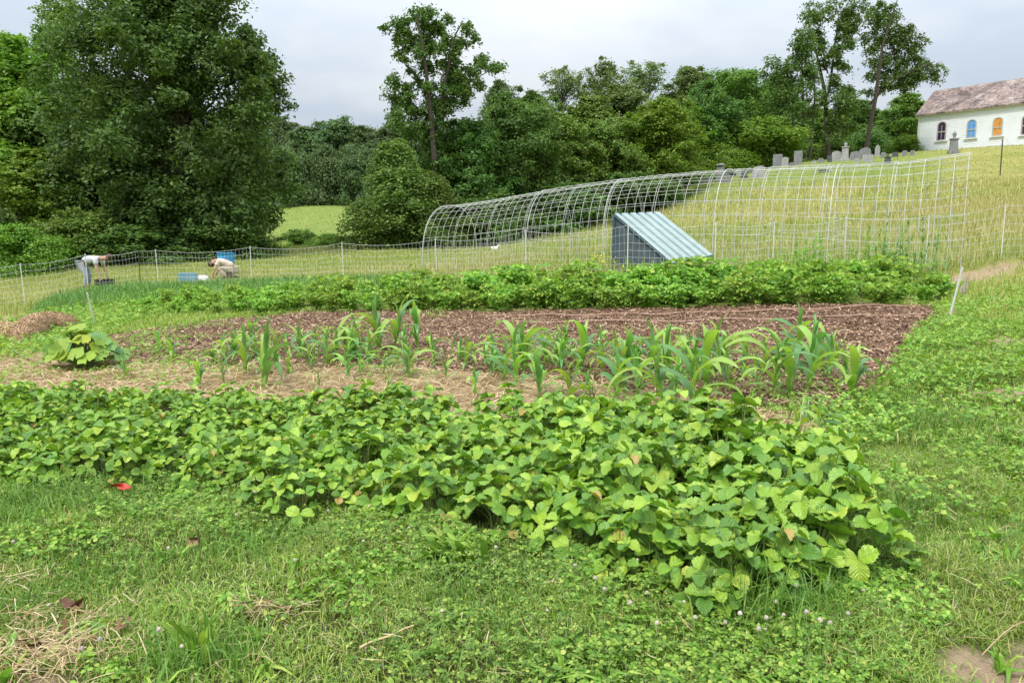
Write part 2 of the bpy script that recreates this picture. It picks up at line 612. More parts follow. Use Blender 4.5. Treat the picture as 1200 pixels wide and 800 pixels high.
mulch_poly = poly([(120, 398), (200, 385), (300, 374), (420, 366), (600, 366), (800, 362), (1000, 358), (1092, 361), (1098, 374), (1068, 396),
                   (1046, 428), (1020, 455), (985, 482), (860, 476), (700, 452), (560, 438), (400, 432), (250, 430), (130, 425), (90, 412)])
straw_poly = poly([(-90, 408), (0, 412), (90, 412), (130, 424), (250, 428), (400, 431), (560, 437), (700, 451), (860, 475), (975, 500), (960, 540),
                   (800, 520), (520, 520), (300, 500), (100, 482), (-90, 478)])
berry_px = [(-90, 472), (120, 474), (220, 484), (330, 490), (480, 484), (520, 510), (600, 502), (700, 504), (800, 510), (880, 526), (940, 556),
            (982, 596), (988, 650), (960, 700), (880, 722), (800, 692), (720, 660), (640, 620), (560, 634), (490, 604), (430, 592), (350, 606),
            (300, 584), (200, 562), (100, 568), (-90, 574)]
berry_poly = poly(berry_px)
potato_poly = poly([(205, 372), (330, 368), (600, 365), (800, 362), (1000, 357), (1105, 357), (1100, 340), (1000, 337), (800, 341), (600, 344), (330, 350), (215, 356)])


def dryness(x, y):
    """how much of the meadow is straw coloured there (mown lawn and churchyard stay green)"""
    az = np.degrees(np.arctan2(x, y))
    r = np.sqrt(x * x + y * y)
    d = np.clip((r - 14) / 5, 0, 1) * .34
    hill = np.clip((az - 2) / 10, 0, 1)
    d = d + hill * .22 * np.clip((r - 20) / 6, 0, 1)
    crest = np.clip((r - 50) / 8, 0, 1)
    d = d * (1 - crest * .80)
    # right of the beds the grass is half dry from nine metres on
    d = np.maximum(d, np.clip((az - 27) / 4, 0, 1) * np.clip((r - 9.5) / 3, 0, 1) * .55)
    d = d * (1 - np.clip((-az - 6) / 8, 0, 1) * np.clip((r - 45) / 10, 0, 1))
    return d


bare_spots = [(gp(1185, 790), .24, .17), (gp(1205, 765), .16, .12), (gp(1190, 462), .35, .25), (gp(1150, 322), .9, .45), (gp(1190, 400), .4, .3),
              (gp(10, 810), .15, .1), (gp(20, 373), 1.1, .6)]


def bareness(x, y):
    b = np.zeros(len(x))
    wob = vnoise(x, y, 6, 3) * .9 + vnoise(x, y, 19, 4) * .5
    for p, rx, ry in bare_spots:
        d = np.sqrt(((x - p[0]) / rx) ** 2 + ((y - p[1]) / ry) ** 2) + wob - .7
        b = np.maximum(b, np.clip((1.15 - d) / .5, 0, 1))
    return b


# ------------------------------------------------------------------ ground sheet
def axis(near, step, far, n):
    a = np.arange(0, near, step)
    g = near * np.exp(np.linspace(0, math.log(far / near), n))
    return np.concatenate([a, g])


xs = axis(7, .06, 700, 110)
xs = np.concatenate([-xs[::-1][:-1], xs])
ys = np.concatenate([[-700, -300, -120, -50, -25, -15, -10, -7, -5, -3.5, -2.5, -1.8, -1.2, -.8, -.4], axis(9, .06, 900, 170)])
GX, GY = np.meshgrid(xs, ys)
GZ = gz(GX, GY)
nx, ny = len(xs), len(ys)
ii = (np.arange(ny - 1)[:, None] * nx + np.arange(nx - 1)[None]).ravel()
mb = MB().add(np.stack([GX, GY, GZ], -1).reshape(-1, 3), np.stack([ii, ii + 1, ii + nx + 1, ii + nx], -1))
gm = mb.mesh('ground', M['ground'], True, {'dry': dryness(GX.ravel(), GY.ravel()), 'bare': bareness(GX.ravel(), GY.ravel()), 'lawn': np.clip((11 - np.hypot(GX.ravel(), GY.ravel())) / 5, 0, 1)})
tag(obj('ground', gm), 'sloping grass ground rising to the church hill', 'ground', kind='structure')


def bed_sheet(name, pol, m, lift, amp, step, label):
    lo, hi = pol.min(0) - .3, pol.max(0) + .3
    x = np.arange(lo[0], hi[0], step)
    y = np.arange(lo[1], hi[1], step)
    X, Y = np.meshgrid(x, y)
    ins = in_poly(X.ravel(), Y.ravel(), pol).reshape(X.shape).astype(float)
    # soften the outline so that the edge dips under the turf unevenly
    k = ins
    for _ in range(4):
        q = np.pad(k, 1, mode='edge')
        k = (q[1:-1, 1:-1] * 2 + q[:-2, 1:-1] + q[2:, 1:-1] + q[1:-1, :-2] + q[1:-1, 2:]) / 6
    nz = vnoise(X, Y, 6, 1) + .6 * vnoise(X, Y, 17, 2) - .8
    Z = gz(X, Y) + (k - .45) * .10 + np.where(k > .3, nz * amp, 0)
    Z = np.minimum(Z, gz(X, Y) + lift + nz * amp)
    keep = (k > .08)
    nxx = len(x)
    i = (np.arange(len(y) - 1)[:, None] * nxx + np.arange(nxx - 1)[None])
    kq = keep[:-1, :-1] & keep[1:, 1:] & keep[1:, :-1] & keep[:-1, 1:]
    i = i[kq]
    f = np.stack([i, i + 1, i + nxx + 1, i + nxx], -1)
    used, inv = np.unique(f, return_inverse=True)
    v = np.stack([X, Y, Z], -1).reshape(-1, 3)[used]
    me = MB().add(v, inv.reshape(f.shape)).mesh(name, m, True)
    tag(obj(name, me), label, 'ground', kind='structure')


bed_sheet('mulch_bed', mulch_poly, M['mulch'], .035, .022, .06, 'reddish brown wood chip mulch bed behind the corn')
bed_sheet('straw_path', straw_poly, M['strawbed'], .022, .016, .06, 'pale straw covered strip in front of the corn')


def scatter(n, pol, extra=None):
    lo, hi = pol.min(0), pol.max(0)
    out = []
    got = 0
    while got < n:
        p = rng.uniform(lo, hi, (n * 3, 2))
        p = p[in_poly(p[:, 0], p[:, 1], pol)]
        if extra is not None:
            p = p[extra(p)]
        out.append(p)
        got += len(p)
    return np.concatenate(out)[:n]


def strips(mb, xy, L, w, dz, tilt=.25):
    """loose flat slivers lying about (chips, straw)"""
    n = len(xy)
    z = gz(xy[:, 0], xy[:, 1]) + dz
    a = rng.uniform(0, 2 * PI, n)
    el = rng.normal(0, tilt, n)
    d = np.stack([np.cos(a) * np.cos(el), np.sin(a) * np.cos(el), np.sin(el)], 1)
    s = nrm(np.stack([-np.sin(a), np.cos(a), rng.normal(0, .35, n)], 1))
    c = np.stack([xy[:, 0], xy[:, 1], z], 1)
    L = np.broadcast_to(L, (n,))[:, None] * .5
    w = np.broadcast_to(w, (n,))[:, None] * .5
    bend = np.array([0, 0, 1.0]) * L * rng.uniform(-.1, .35, (n, 1))
    v = np.stack([c - d * L - s * w, c - d * L + s * w, c + bend + s * w, c + bend - s * w, c + d * L + s * w * .7, c + d * L - s * w * .7], 1).reshape(-1, 3)
    b = np.arange(n)[:, None] * 6
    f = np.concatenate([b + np.array([0, 1, 2, 3]), b + np.array([3, 2, 4, 5])])
    mb.add(v, f)


mb = MB()
xy = scatter(60000, mulch_poly)
strips(mb, xy, rng.gamma(2.2, .016, len(xy)) + .012, rng.uniform(.005, .018, len(xy)), rng.uniform(.03, .06, len(xy)))
tag(obj('wood_chips', mb.mesh('wood_chips', M['chips'])), 'loose wood chips strewn over the mulch bed', 'wood chips', kind='stuff')
mb = MB()
xy = scatter(15000, straw_poly)
strips(mb, xy, rng.uniform(.06, .20, len(xy)), rng.uniform(.004, .009, len(xy)), rng.uniform(.02, .05, len(xy)), .15)
c1 = gp(60, 770)
for c, sx_, sy_, n in ((c1, .13, .06, 260), (gp(20, 785), .12, .07, 260), (gp(60, 735), .12, .05, 120), (gp(310, 722), .07, .04, 90), (gp(20, 690), .10, .06, 70), (gp(300, 770), .3, .1, 30), (gp(1085, 615), .2, .25, 60),
                       (gp(560, 700), .8, .4, 60), (gp(850, 760), .5, .2, 40), (gp(1130, 400), .5, .6, 120)):
    q = rng.normal(0, 1, (n, 2)) * [sx_, sy_] + c[:2]
    strips(mb, q, rng.uniform(.04, .13, n), rng.uniform(.0018, .0034, n), rng.uniform(.015, .06, n), .25)
tag(obj('straw', mb.mesh('straw', M['straw'])), 'loose dry straw scattered on path and lawn', 'straw', kind='stuff')

# ------------------------------------------------------------------ grass, clover, weeds (uncountable cover)
beds = [mulch_poly, straw_poly, potato_poly]


def free(x, y, also_berry=True):
    k = np.ones(len(x), bool)
    for b in beds:
        k &= ~in_poly(x, y, b)
    if also_berry:
        k &= ~in_poly(x, y, berry_poly)
    return k


def band(n, y0, y1, xa=None, xb=None, widen=.80):
    y = np.sqrt(rng.uniform(y0 * y0, y1 * y1, n))
    u = rng.uniform(-widen, widen, n)
    x = u * (y + .35)
    if xa is not None:
        k = (x > xa) & (x < xb)
        x, y = x[k], y[k]
    return x, y


def pos3(x, y, dz=-.005):
    return np.stack([x, y, gz(x, y) + dz], 1)


mb = MB()
# near lawn
x, y = band(300000, 1.5, 4.6)
k = free(x, y, False) & (rng.uniform(0, 1, len(x)) > bareness(x, y) * .93) & (rng.uniform(0, 1, len(x)) > .6 * in_poly(x, y, berry_poly))
x, y = x[k], y[k]
th = vnoise(x, y, 3.2, 8)
k = rng.uniform(0, 1, len(x)) < .45 + .55 * th
x, y, th = x[k], y[k], th[k]
blades(mb, pos3(x, y), rng.uniform(.022, .068, len(x)) * (.55 + .9 * th), rng.uniform(.0018, .0038, len(x)), 1.05)
# between four and fifteen metres, outside the beds
x, y = band(150000, 4.4, 9.5)
k = free(x, y) & (rng.uniform(0, 1, len(x)) > bareness(x, y) * .93)
x, y = x[k], y[k]
blades(mb, pos3(x, y), rng.uniform(.035, .10, len(x)) * (.5 + .9 * vnoise(x, y, 1.6, 9)), rng.uniform(.004, .007, len(x)), .8)
x, y = band(110000, 9.3, 15.5)
k = free(x, y) & (rng.uniform(0, 1, len(x)) > bareness(x, y) * .9) & (rng.uniform(0, 1, len(x)) > .5 * (dryness(x, y) > .2))
x, y = x[k], y[k]
blades(mb, pos3(x, y), rng.uniform(.06, .16, len(x)), rng.uniform(.006, .011, len(x)), .7)
tag(obj('grass', mb.mesh('grass', M['lawn'])), 'short mown lawn grass around the beds', 'grass', kind='stuff')

# taller, darker tufts in the lawn
mb = MB()
for (px, py, s, n, hh) in [(40, 600, .30, 1300, .12), (150, 590, .25, 500, .09), (300, 640, .28, 600, .09), (110, 680, .25, 500, .08), (235, 775, .16, 260, .12),
                           (20, 720, .18, 400, .09), (600, 700, .4, 700, .07), (680, 770, .4, 700, .07), (900, 720, .20, 380, .20), (880, 700, .15, 160, .24), (520, 690, .2, 300, .09),
                           (1080, 500, .35, 900, .13), (1030, 470, .35, 700, .12), (1100, 450, .4, 700, .12), (1160, 520, .5, 700, .10), (1150, 620, .35, 600, .08), (1000, 640, .2, 350, .13), (1050, 600, .2, 350, .12),
                           (960, 500, .3, 600, .10), (880, 480, .3, 500, .12)]:
    c = gp(px, py)
    q = rng.normal(0, 1, (n, 2)) * s * .6 + c[:2]
    k = free(q[:, 0], q[:, 1], False)
    q = q[k]
    blades(mb, pos3(q[:, 0], q[:, 1]), hh * rng.uniform(.5, 1.25, len(q)), rng.uniform(.003, .006, len(q)), .6)
tag(obj('tall_grass', mb.mesh('tall_grass', M['tuft'])), 'darker tufts of taller grass in the lawn', 'grass', kind='stuff')


def trefoils(mb, pos, size, n_tilt=.35):
    """three small rounded leaflets per clover leaf"""
    n = len(pos)
    a0 = rng.uniform(0, 2 * PI, n)
    up = nrm(np.stack([rng.normal(0, n_tilt, n), rng.normal(0, n_tilt, n), np.ones(n)], 1))
    e1 = nrm(np.cross(up, np.array([.3, .9, .1])[None]))
    e2 = np.cross(up, e1)
    S = np.broadcast_to(size, (n,))[:, None]
    for j in range(3):
        a = (a0 + j * 2 * PI / 3)[:, None]
        d = np.cos(a) * e1 + np.sin(a) * e2
        s = -np.sin(a) * e1 + np.cos(a) * e2
        v = np.stack([pos, pos + d * S * .45 + s * S * .42 + up * S * .12, pos + d * S * .95 + s * S * .25, pos + d * S * .95 - s * S * .25,
                      pos + d * S * .45 - s * S * .42 + up * S * .12], 1).reshape(-1, 3)
        mb.add(v, np.arange(n * 5).reshape(-1, 5))


mb = MB()
x, y = band(60000, 1.6, 4.8)
k = free(x, y) & (bareness(x, y) < .4)
x, y = x[k], y[k]
cl = vnoise(x, y, 1.5, 21) * .7 + vnoise(x, y, 4.5, 22) * .3
# a strip of clover runs along the front of the strawberries
front = poly([(-60, 560), (200, 552), (350, 590), (560, 618), (700, 640), (880, 705), (1010, 690), (1040, 730), (900, 770), (700, 720), (560, 700), (380, 650), (200, 620), (-60, 600)])
k = (rng.uniform(0, 1, len(x)) < np.clip((cl - .50) * 4, .06, .8)) | in_poly(x, y, front)
x, y = x[k], y[k]
trefoils(mb, pos3(x, y, 0) + np.stack([0 * x, 0 * x, rng.uniform(.02, .075, len(x))], 1), rng.uniform(.007, .014, len(x)))
tag(obj('clover', mb.mesh('clover', M['clover'])), 'clover leaves growing through the lawn by the strawberries', 'clover', kind='stuff')

mb = MB()
x, y = band(120000, 3.0, 12.0, .8, 20)
k = free(x, y) & (bareness(x, y) < .35)
x, y = x[k], y[k]
cl = vnoise(x, y, .9, 31) * .55 + vnoise(x, y, 2.7, 32) * .45
az = np.degrees(np.arctan2(x, y))
k = (rng.uniform(0, 1, len(x)) < np.clip((cl - .30) * 3.2, .08, 1)) & (rng.uniform(0, 1, len(x)) > .55 * np.clip((y - 8) / 3, 0, 1)) & (rng.uniform(0, 1, len(x)) > .75 * (np.hypot(x, y) < 3.55) * (y < 3.3))
x, y = x[k], y[k]
trefoils(mb, pos3(x, y, 0) + np.stack([0 * x, 0 * x, rng.uniform(.03, .15, len(x))], 1), rng.uniform(.014, .034, len(x)), .5)
# broad leaves and rosettes in the near lawn
x, y = band(30000, 1.55, 4.6)
k = free(x, y) & (bareness(x, y) < .3) & (vnoise(x, y, 2.2, 71) * .6 + vnoise(x, y, 7, 72) * .4 > .60)
x, y = x[k], y[k]
trefoils(mb, pos3(x, y, 0) + np.stack([0 * x, 0 * x, rng.uniform(.02, .06, len(x))], 1), rng.uniform(.010, .024, len(x)), .5)
c = np.stack(band(190, 1.6, 4.8), 1)
c = c[free(c[:, 0], c[:, 1])]
q = np.repeat(c, 9, 0) + rng.normal(0, .012, (len(c) * 9, 2))
blades(mb, pos3(q[:, 0], q[:, 1]), np.repeat(rng.uniform(.045, .10, len(c)), 9) * rng.uniform(.7, 1.2, len(q)), np.repeat(rng.uniform(.009, .018, len(c)), 9), 1.4)
# weeds creeping into the straw strip and round the corn
xy = scatter(2600, straw_poly, lambda p: (vnoise(p[:, 0], p[:, 1], 2.0, 41) > .55) | ((p[:, 0] > 1.6) & (p[:, 1] < 6.2)))
trefoils(mb, pos3(xy[:, 0], xy[:, 1], 0) + np.stack([0 * xy[:, 0], 0 * xy[:, 0], rng.uniform(.02, .09, len(xy))], 1), rng.uniform(.010, .024, len(xy)), .5)
xy = scatter(2600, mulch_poly, lambda p: (p[:, 0] > 1.2) & (p[:, 1] < 6.6) | ((vnoise(p[:, 0], p[:, 1], 1.5, 42) > .62) & (p[:, 0] < -1)))
trefoils(mb, pos3(xy[:, 0], xy[:, 1], 0.02) + np.stack([0 * xy[:, 0], 0 * xy[:, 0], rng.uniform(.02, .10, len(xy))], 1), rng.uniform(.010, .026, len(xy)), .5)
# low green cover on the left, behind the squash
lp = poly([(-60, 432), (40, 428), (110, 405), (150, 385), (260, 366), (420, 352), (420, 343), (200, 345), (60, 368), (-60, 395)])
xy = scatter(9000, lp, lambda p: rng.uniform(0, 1, len(p)) < .25 + .75 * vnoise(p[:, 0], p[:, 1], 1.1, 43))
trefoils(mb, pos3(xy[:, 0], xy[:, 1], 0) + np.stack([0 * xy[:, 0], 0 * xy[:, 0], rng.uniform(.03, .20, len(xy))], 1), rng.uniform(.020, .045, len(xy)), .5)
tag(obj('weeds', mb.mesh('weeds', M['weed'])), 'bright green broad leaved weeds covering the ground', 'weeds', kind='stuff')

# onion and garlic greens band, left back
gpoly = poly([(30, 372), (130, 362), (300, 352), (505, 342), (505, 327), (300, 333), (170, 337), (60, 352)])
mb = MB()
xy = scatter(15000, gpoly, lambda p: rng.uniform(0, 1, len(p)) < .3 + .7 * vnoise(p[:, 0], p[:, 1], .9, 51))
blades(mb, pos3(xy[:, 0], xy[:, 1]), rng.uniform(.14, .36, len(xy)), rng.uniform(.010, .018, len(xy)), .45)
tag(obj('onion_leaves', mb.mesh('onion_leaves', M['garlic'])), 'dense dark green onion leaves along the net fence', 'onions', kind='stuff')


# meadow grass, dry and green
def meadow_mat():
    m, nt, b, N, L = newmat('meadow_blades')
    g = N('ShaderNodeNewGeometry')
    at = N('ShaderNodeAttribute')
    at.attribute_name = 'dry'
    gr = ramp(nt, [(0, (.18, .27, .05)), (.6, (.30, .39, .085)), (1, (.42, .47, .16))])
    dr = ramp(nt, [(0, (.30, .27, .10)), (.5, (.46, .42, .18)), (1, (.62, .57, .33))])
    L(g.outputs['Random Per Island'], gr.inputs[0])
    L(g.outputs['Random Per Island'], dr.inputs[0])
    c = mixc(nt, at.outputs['Fac'], gr.outputs[0], dr.outputs[0])
    finish_leaf(nt, b, c, .25, .6, .2)
    return m


M['meadow'] = meadow_mat()
mb = MB()
drys = []
for n, y0, y1, h0, h1, w0, w1 in ((90000, 13.5, 30, .14, .42, .009, .016), (80000, 30, 62, .18, .40, .02, .035), (26000, 62, 125, .2, .4, .05, .08)):
    x, y = band(n, y0, y1, widen=.78)
    k = free(x, y) & ~in_poly(x, y, gpoly) & ~in_poly(x, y, lp) & (bareness(x, y) < .4)
    x, y = x[k], y[k]
    az = np.degrees(np.arctan2(x, y))
    r = np.hypot(x, y)
    mown = np.clip((r - 50) / 6, 0, 1) * np.clip((az - 12) / 4, 0, 1)
    short = np.where((az < -1) & (r > 22), .45, 1.0)
    d = np.clip(dryness(x, y) + (vnoise(x, y, .35, 61) - .5) * 1.1 + rng.normal(0, .10, len(x)), 0, 1)
    blades(mb, pos3(x, y), rng.uniform(h0, h1, len(x)) * (1 - .7 * mown) * short * (.6 + .7 * vnoise(x, y, .7, 62)), rng.uniform(w0, w1, len(x)), .5)
    drys.append(np.repeat(d, 7))
tag(obj('meadow_grass', mb.mesh('meadow_grass', M['meadow'], attrs={'dry': np.concatenate(drys)})), 'long half dry meadow grass up the hillside', 'meadow grass', kind='stuff')

# ------------------------------------------------------------------ strawberry plants
def leaflet(L_, W_, fold, droop, ns=10, nt=7, ser=.05):
    s = np.linspace(0, 1, ns)
    t = np.linspace(-1, 1, nt)
    S, T = np.meshgrid(s, t, indexing='ij')
    w = np.sin(PI * np.clip(S, 0, 1) ** 1.18) ** .58 * .5 * W_
    w[0] = .03 * W_
    w[-1] = .15 * W_
    zig = np.where(np.arange(ns) % 2 == 0, 1.0, -1.0)[:, None] * ser * W_
    edge = (np.abs(T) > .99)
    x = S * L_ + np.where(edge, zig * .6, 0)
    y = T * w + np.sign(T) * np.where(edge, zig * .5, 0)
    z = fold * np.abs(y) - droop * L_ * S ** 2 + .035 * L_ * np.sin(S * 7 * PI - np.abs(T) * 3) * np.abs(T)
    z = z - .25 * (np.abs(T) ** 3) * w * .8
    v = np.stack([x, y, z], -1).reshape(-1, 3)
    i = (np.arange(ns - 1)[:, None] * nt + np.arange(nt - 1)[None]).ravel()
    f = np.stack([i, i + nt, i + nt + 1, i + 1], -1)
    return v, f, np.stack([T, S], -1).reshape(-1, 2)


def rot_basis(d, up):
    d = nrm(np.asarray(d, float))
    s = nrm(np.cross(up, d))
    u = np.cross(d, s)
    return np.stack([d, s, u])


def make_strawberry(seed):
    rs = np.random.default_rng(seed)
    st, lv = MB(), MB()
    n = rs.integers(24, 30)
    for i in range(n):
        a = rs.uniform(0, 2 * PI)
        outer = rs.uniform(0, 1)
        H = (.275 - .235 * outer ** 1.2) * rs.uniform(.6, 1.15) + .015
        reach = .03 + .23 * outer * rs.uniform(.7, 1.1)
        d = np.array([math.cos(a), math.sin(a), 0])
        p = np.array([d * reach * (k ** 1.5) + np.array([0, 0, H * math.sin(k * PI / 2) ** .9]) for k in np.linspace(0, 1, 5)])
        tube(st, p + np.array([math.cos(a), math.sin(a), 0]) * .03 * (1 - np.linspace(0, 1, 5)[:, None]), np.linspace(.0022, .0014, 5), 4, cap=False)
        tip = p[-1]
        tilt = rs.uniform(.0, .45) + .45 * outer
        up = nrm(np.array([d[0] * tilt, d[1] * tilt, 1.0]) + rs.normal(0, .16, 3) * [1, 1, .2])
        fw = nrm(d + rs.normal(0, .4, 3) * [1, 1, 0])
        fw = nrm(fw - up * np.dot(fw, up))
        side = np.cross(up, fw)
        sz = rs.uniform(.055, .092) * (1 - .15 * outer)
        for ang in (0, rs.uniform(1.5, 1.95), -rs.uniform(1.5, 1.95)):
            dd = fw * math.cos(ang) + side * math.sin(ang)
            dd = nrm(dd + up * rs.uniform(-.30, .45))
            v, f, uv = leaflet(sz * rs.uniform(.95, 1.1), sz * rs.uniform(.82, .96), rs.uniform(.35, 1.15), rs.uniform(.0, .36), 15, 7, .046)
            uu = nrm(up + rs.normal(0, .20, 3))
            lv.add(v @ rot_basis(dd, uu) + tip, f, 0, uv)
    return st.mesh('strawberry_stems', M['stem_red'], True), lv.mesh('strawberry_foliage', M['straw_leaf'], True)


protos = []
for i in range(12):
    s_me, l_me = make_strawberry(100 + i)
    r = obj('strawberry_plant', s_me)
    tag(r, 'leafy strawberry plant with three part serrated leaves in the dense front row', 'strawberry plant', 'strawberry plants in the front row')
    obj('foliage', l_me, r)
    protos.append(r)


def poisson(pol, dist, tries=6000):
    pts = []
    c = scatter(tries, pol)
    for p in c:
        if all((p[0] - q[0]) ** 2 + (p[1] - q[1]) ** 2 > dist * dist for q in pts):
            pts.append(p)
    return np.array(pts)


bp_ = poisson(berry_poly, .176)[:295]
for i, p in enumerate(bp_):
    s = random.uniform(.80, 1.08)
    az = p[0]
    s *= .76 + .32 * min(max((p[0] + 1.5) / 3.0, 0), 1)       # lower towards the left end of the row
    dup(protos[i % 12], on_ground(p[0], p[1], -.01), random.uniform(0, 2 * PI), (s, s, s * random.uniform(.9, 1.12)), tilt=(random.uniform(-.08, .08), random.uniform(-.08, .08)))
for r in protos:
    drop(r)
print('strawberry plants', len(bp_))

# ------------------------------------------------------------------ corn
def ribbon(mb, p0, yaw, L_, W_, e0, e1, wave, rs, m=0, ns=12, fold=.35):
    k = np.linspace(0, 1, ns)
    el = e0 + (e1 - e0) * k ** 1.25
    ds = L_ / (ns - 1)
    d = np.array([math.cos(yaw), math.sin(yaw), 0])
    s = np.array([-math.sin(yaw), math.cos(yaw), 0])
    pts = [np.array(p0, float)]
    for i in range(ns - 1):
        e = el[i]
        pts.append(pts[-1] + (d * math.cos(e) + np.array([0, 0, 1]) * math.sin(e)) * ds)
    pts = np.array(pts)
    w = W_ * .5 * np.sin(PI * (.16 + .84 * k) ** .9) ** .8
    w[-1] = .001
    nrmv = np.array([-d * math.sin(e) + np.array([0, 0, 1]) * math.cos(e) for e in el])
    tw = rs.normal(0, .35) * k
    sv = s[None] * np.cos(tw)[:, None] + nrmv * np.sin(tw)[:, None]
    ph = rs.uniform(0, 6)
    lw = np.sin(k * 9 + ph) * wave * W_
    rw = np.sin(k * 8 + ph + 2) * wave * W_
    Lp = pts + sv * w[:, None] + nrmv * (w * fold + lw * k)[:, None]
    Rp = pts - sv * w[:, None] + nrmv * (w * fold + rw * k)[:, None]
    v = np.stack([Lp, pts, Rp], 1).reshape(-1, 3)
    i = (np.arange(ns - 1)[:, None] * 3 + np.arange(2)[None]).ravel()
    mb.add(v, np.stack([i, i + 3, i + 4, i + 1], -1), m)


def make_corn(seed):
    rs = np.random.default_rng(seed)
    st, lv = MB(), MB()
    k = np.linspace(0, 1, 6)
    bend = rs.normal(0, .07, 2)
    p = np.stack([bend[0] * k ** 2, bend[1] * k ** 2, k * .66], 1)
    tube(st, p, np.linspace(.026, .013, 6), 6)
    yaw0 = rs.uniform(0, 2 * PI)
    n = rs.integers(6, 9)
    for i in range(n):
        t = i / (n - 1)
        h = .10 + .54 * t
        yw = yaw0 + PI * (i % 2) + rs.normal(0, .4)
        L_ = (.40 + .50 * math.sin(PI * (.12 + .62 * t))) * rs.uniform(.8, 1.2)
        base = np.array([bend[0] * h * h, bend[1] * h * h, h])
        if t > .82:
            ribbon(lv, base, yw, L_ * .62, .075, R(87), R(rs.uniform(20, 75)), .05, rs, fold=.8, ns=14)
        else:
            ribbon(lv, base, yw, L_, .088 + .036 * math.sin(PI * t), R(rs.uniform(62, 82)), R(rs.uniform(-100, -30)), .13, rs, fold=.35, ns=14)
    return st.mesh('corn_stalk', M['corn_stalk'], True), lv.mesh('corn_leaves', M['corn'], True)


cps = []
for i in range(10):
    s_me, l_me = make_corn(300 + i)
    r = obj('corn_plant', s_me)
    tag(r, 'young corn plant', 'corn plant')
    obj('leaves', l_me, r)
    cps.append(r)
corn = [  # base x, base y, height in photo pixels
    (235, 457, 40), (150, 446, 28), (185, 418, 30), (203, 428, 34), (263, 452, 44), (288, 440, 55), (310, 456, 76), (323, 436, 48), (337, 442, 32), (352, 424, 46),
    (363, 436, 38), (383, 430, 46), (395, 428, 42), (375, 457, 26), (410, 446, 38), (425, 438, 30), (447, 416, 66), (462, 413, 58), (490, 411, 54), (418, 415, 46),
    (450, 440, 28), (480, 446, 46), (523, 448, 36), (545, 434, 40), (590, 452, 58), (556, 466, 36), (605, 456, 54), (632, 468, 58), (617, 434, 48), (652, 434, 46),
    (681, 438, 64), (667, 470, 50), (690, 468, 34), (706, 444, 46), (722, 474, 66), (748, 470, 62), (776, 488, 76), (788, 470, 58), (814, 490, 88), (762, 440, 60),
    (828, 458, 78), (842, 440, 66), (886, 462, 62), (906, 474, 86), (926, 470, 74), (950, 440, 64), (934, 424, 64), (970, 447, 54), (992, 452, 42), (960, 516, 50),
    (895, 440, 50), (855, 462, 56), (805, 448, 52), (735, 440, 46), (640, 420, 36), (575, 424, 36), (508, 422, 34), (435, 428, 36), (300, 424, 36), (275, 424, 32),
    (250, 430, 30), (222, 438, 28), (336, 418, 34), (370, 414, 34), (405, 414, 36), (475, 424, 40), (530, 420, 30), (600, 418, 40), (662, 418, 40), (700, 424, 40),
    (770, 426, 44), (800, 424, 40), (870, 436, 44), (915, 436, 52), (1012, 536, 26), (942, 545, 26), (860, 505, 34), (455, 464, 22), (500, 466, 20)]
for _ in range(52):
    px_ = random.uniform(240, 1000)
    lo_ = np.interp(px_, [240, 560, 1000], [416, 420, 432])
    corn.append((px_, lo_ + random.uniform(0, 26), random.uniform(24, 44)))
for _ in range(10):
    px_ = random.uniform(590, 1000)
    corn.append((px_, np.interp(px_, [590, 1000], [440, 462]) + random.uniform(-8, 14), random.uniform(40, 72)))
for i, (px, py, hp) in enumerate(corn):
    g = gp(px, py)
    H = hp * g[1] * 1.03 / F
    s = H / .98
    big = hp > 53
    wd = s * random.uniform(.95, 1.2)
    lab = 'tall broad leaved young corn plant rising above the small ones in the mulch' if big else 'small corn seedling with few arching leaves beside the straw strip'
    dup(cps[(i * 7) % 10], g - [0, 0, .01], random.uniform(0, 2 * PI), (wd, wd, s), label=lab, group='taller corn plants in the bed' if big else 'small corn seedlings in the bed',
        tilt=(random.uniform(-.10, .10), random.uniform(-.10, .10)))
for r in cps:
    drop(r)

# ------------------------------------------------------------------ potato row
def make_potato(seed, yellow=False):
    rs = np.random.default_rng(seed)
    st, lv = MB(), MB()
    P_, N_, S_ = [], [], []
    for i in range(11):
        a = rs.uniform(0, 2 * PI)
        lean = rs.uniform(.05, .75)
        d = np.array([math.cos(a), math.sin(a), 0])
        H = rs.uniform(.40, .70) * (1 - .25 * lean)
        k = np.linspace(0, 1, 6)
        p = d[None] * (lean * .55 * k ** 1.3)[:, None] + np.array([0, 0, 1.0])[None] * (H * np.sin(k * 1.35) / np.sin(1.35))[:, None]
        tube(st, p, np.linspace(.007, .004, 6), 4, cap=False)
        for j in range(11):
            t = rs.uniform(.12, 1.0)
            c = np.array([np.interp(t, k, p[:, q]) for q in range(3)])
            b = rs.uniform(0, 2 * PI)
            dd = nrm(np.array([math.cos(b), math.sin(b), rs.uniform(-.05, .55)]) + d * .4)
            Lc = rs.uniform(.10, .2)
            sd = nrm(np.cross(dd, [0, 0, 1]))
            for q, (al, off) in enumerate(((1.0, 0), (.72, 1), (.72, -1), (.42, 1), (.42, -1))):
                pos = c + dd * Lc * al + sd * off * Lc * .30 - np.array([0, 0, 1]) * Lc * al * al * .35
                P_.append(pos)
                N_.append(nrm(np.array([dd[0] * .35, dd[1] * .35, .8]) + rs.normal(0, .33, 3)))
                S_.append(rs.uniform(.06, .115))
    leaf_quads(lv, np.array(P_), np.array(N_), np.array(S_), .66)
    return st.mesh('potato_stems', M['stem'], True), lv.mesh('potato_foliage', M['potato'])


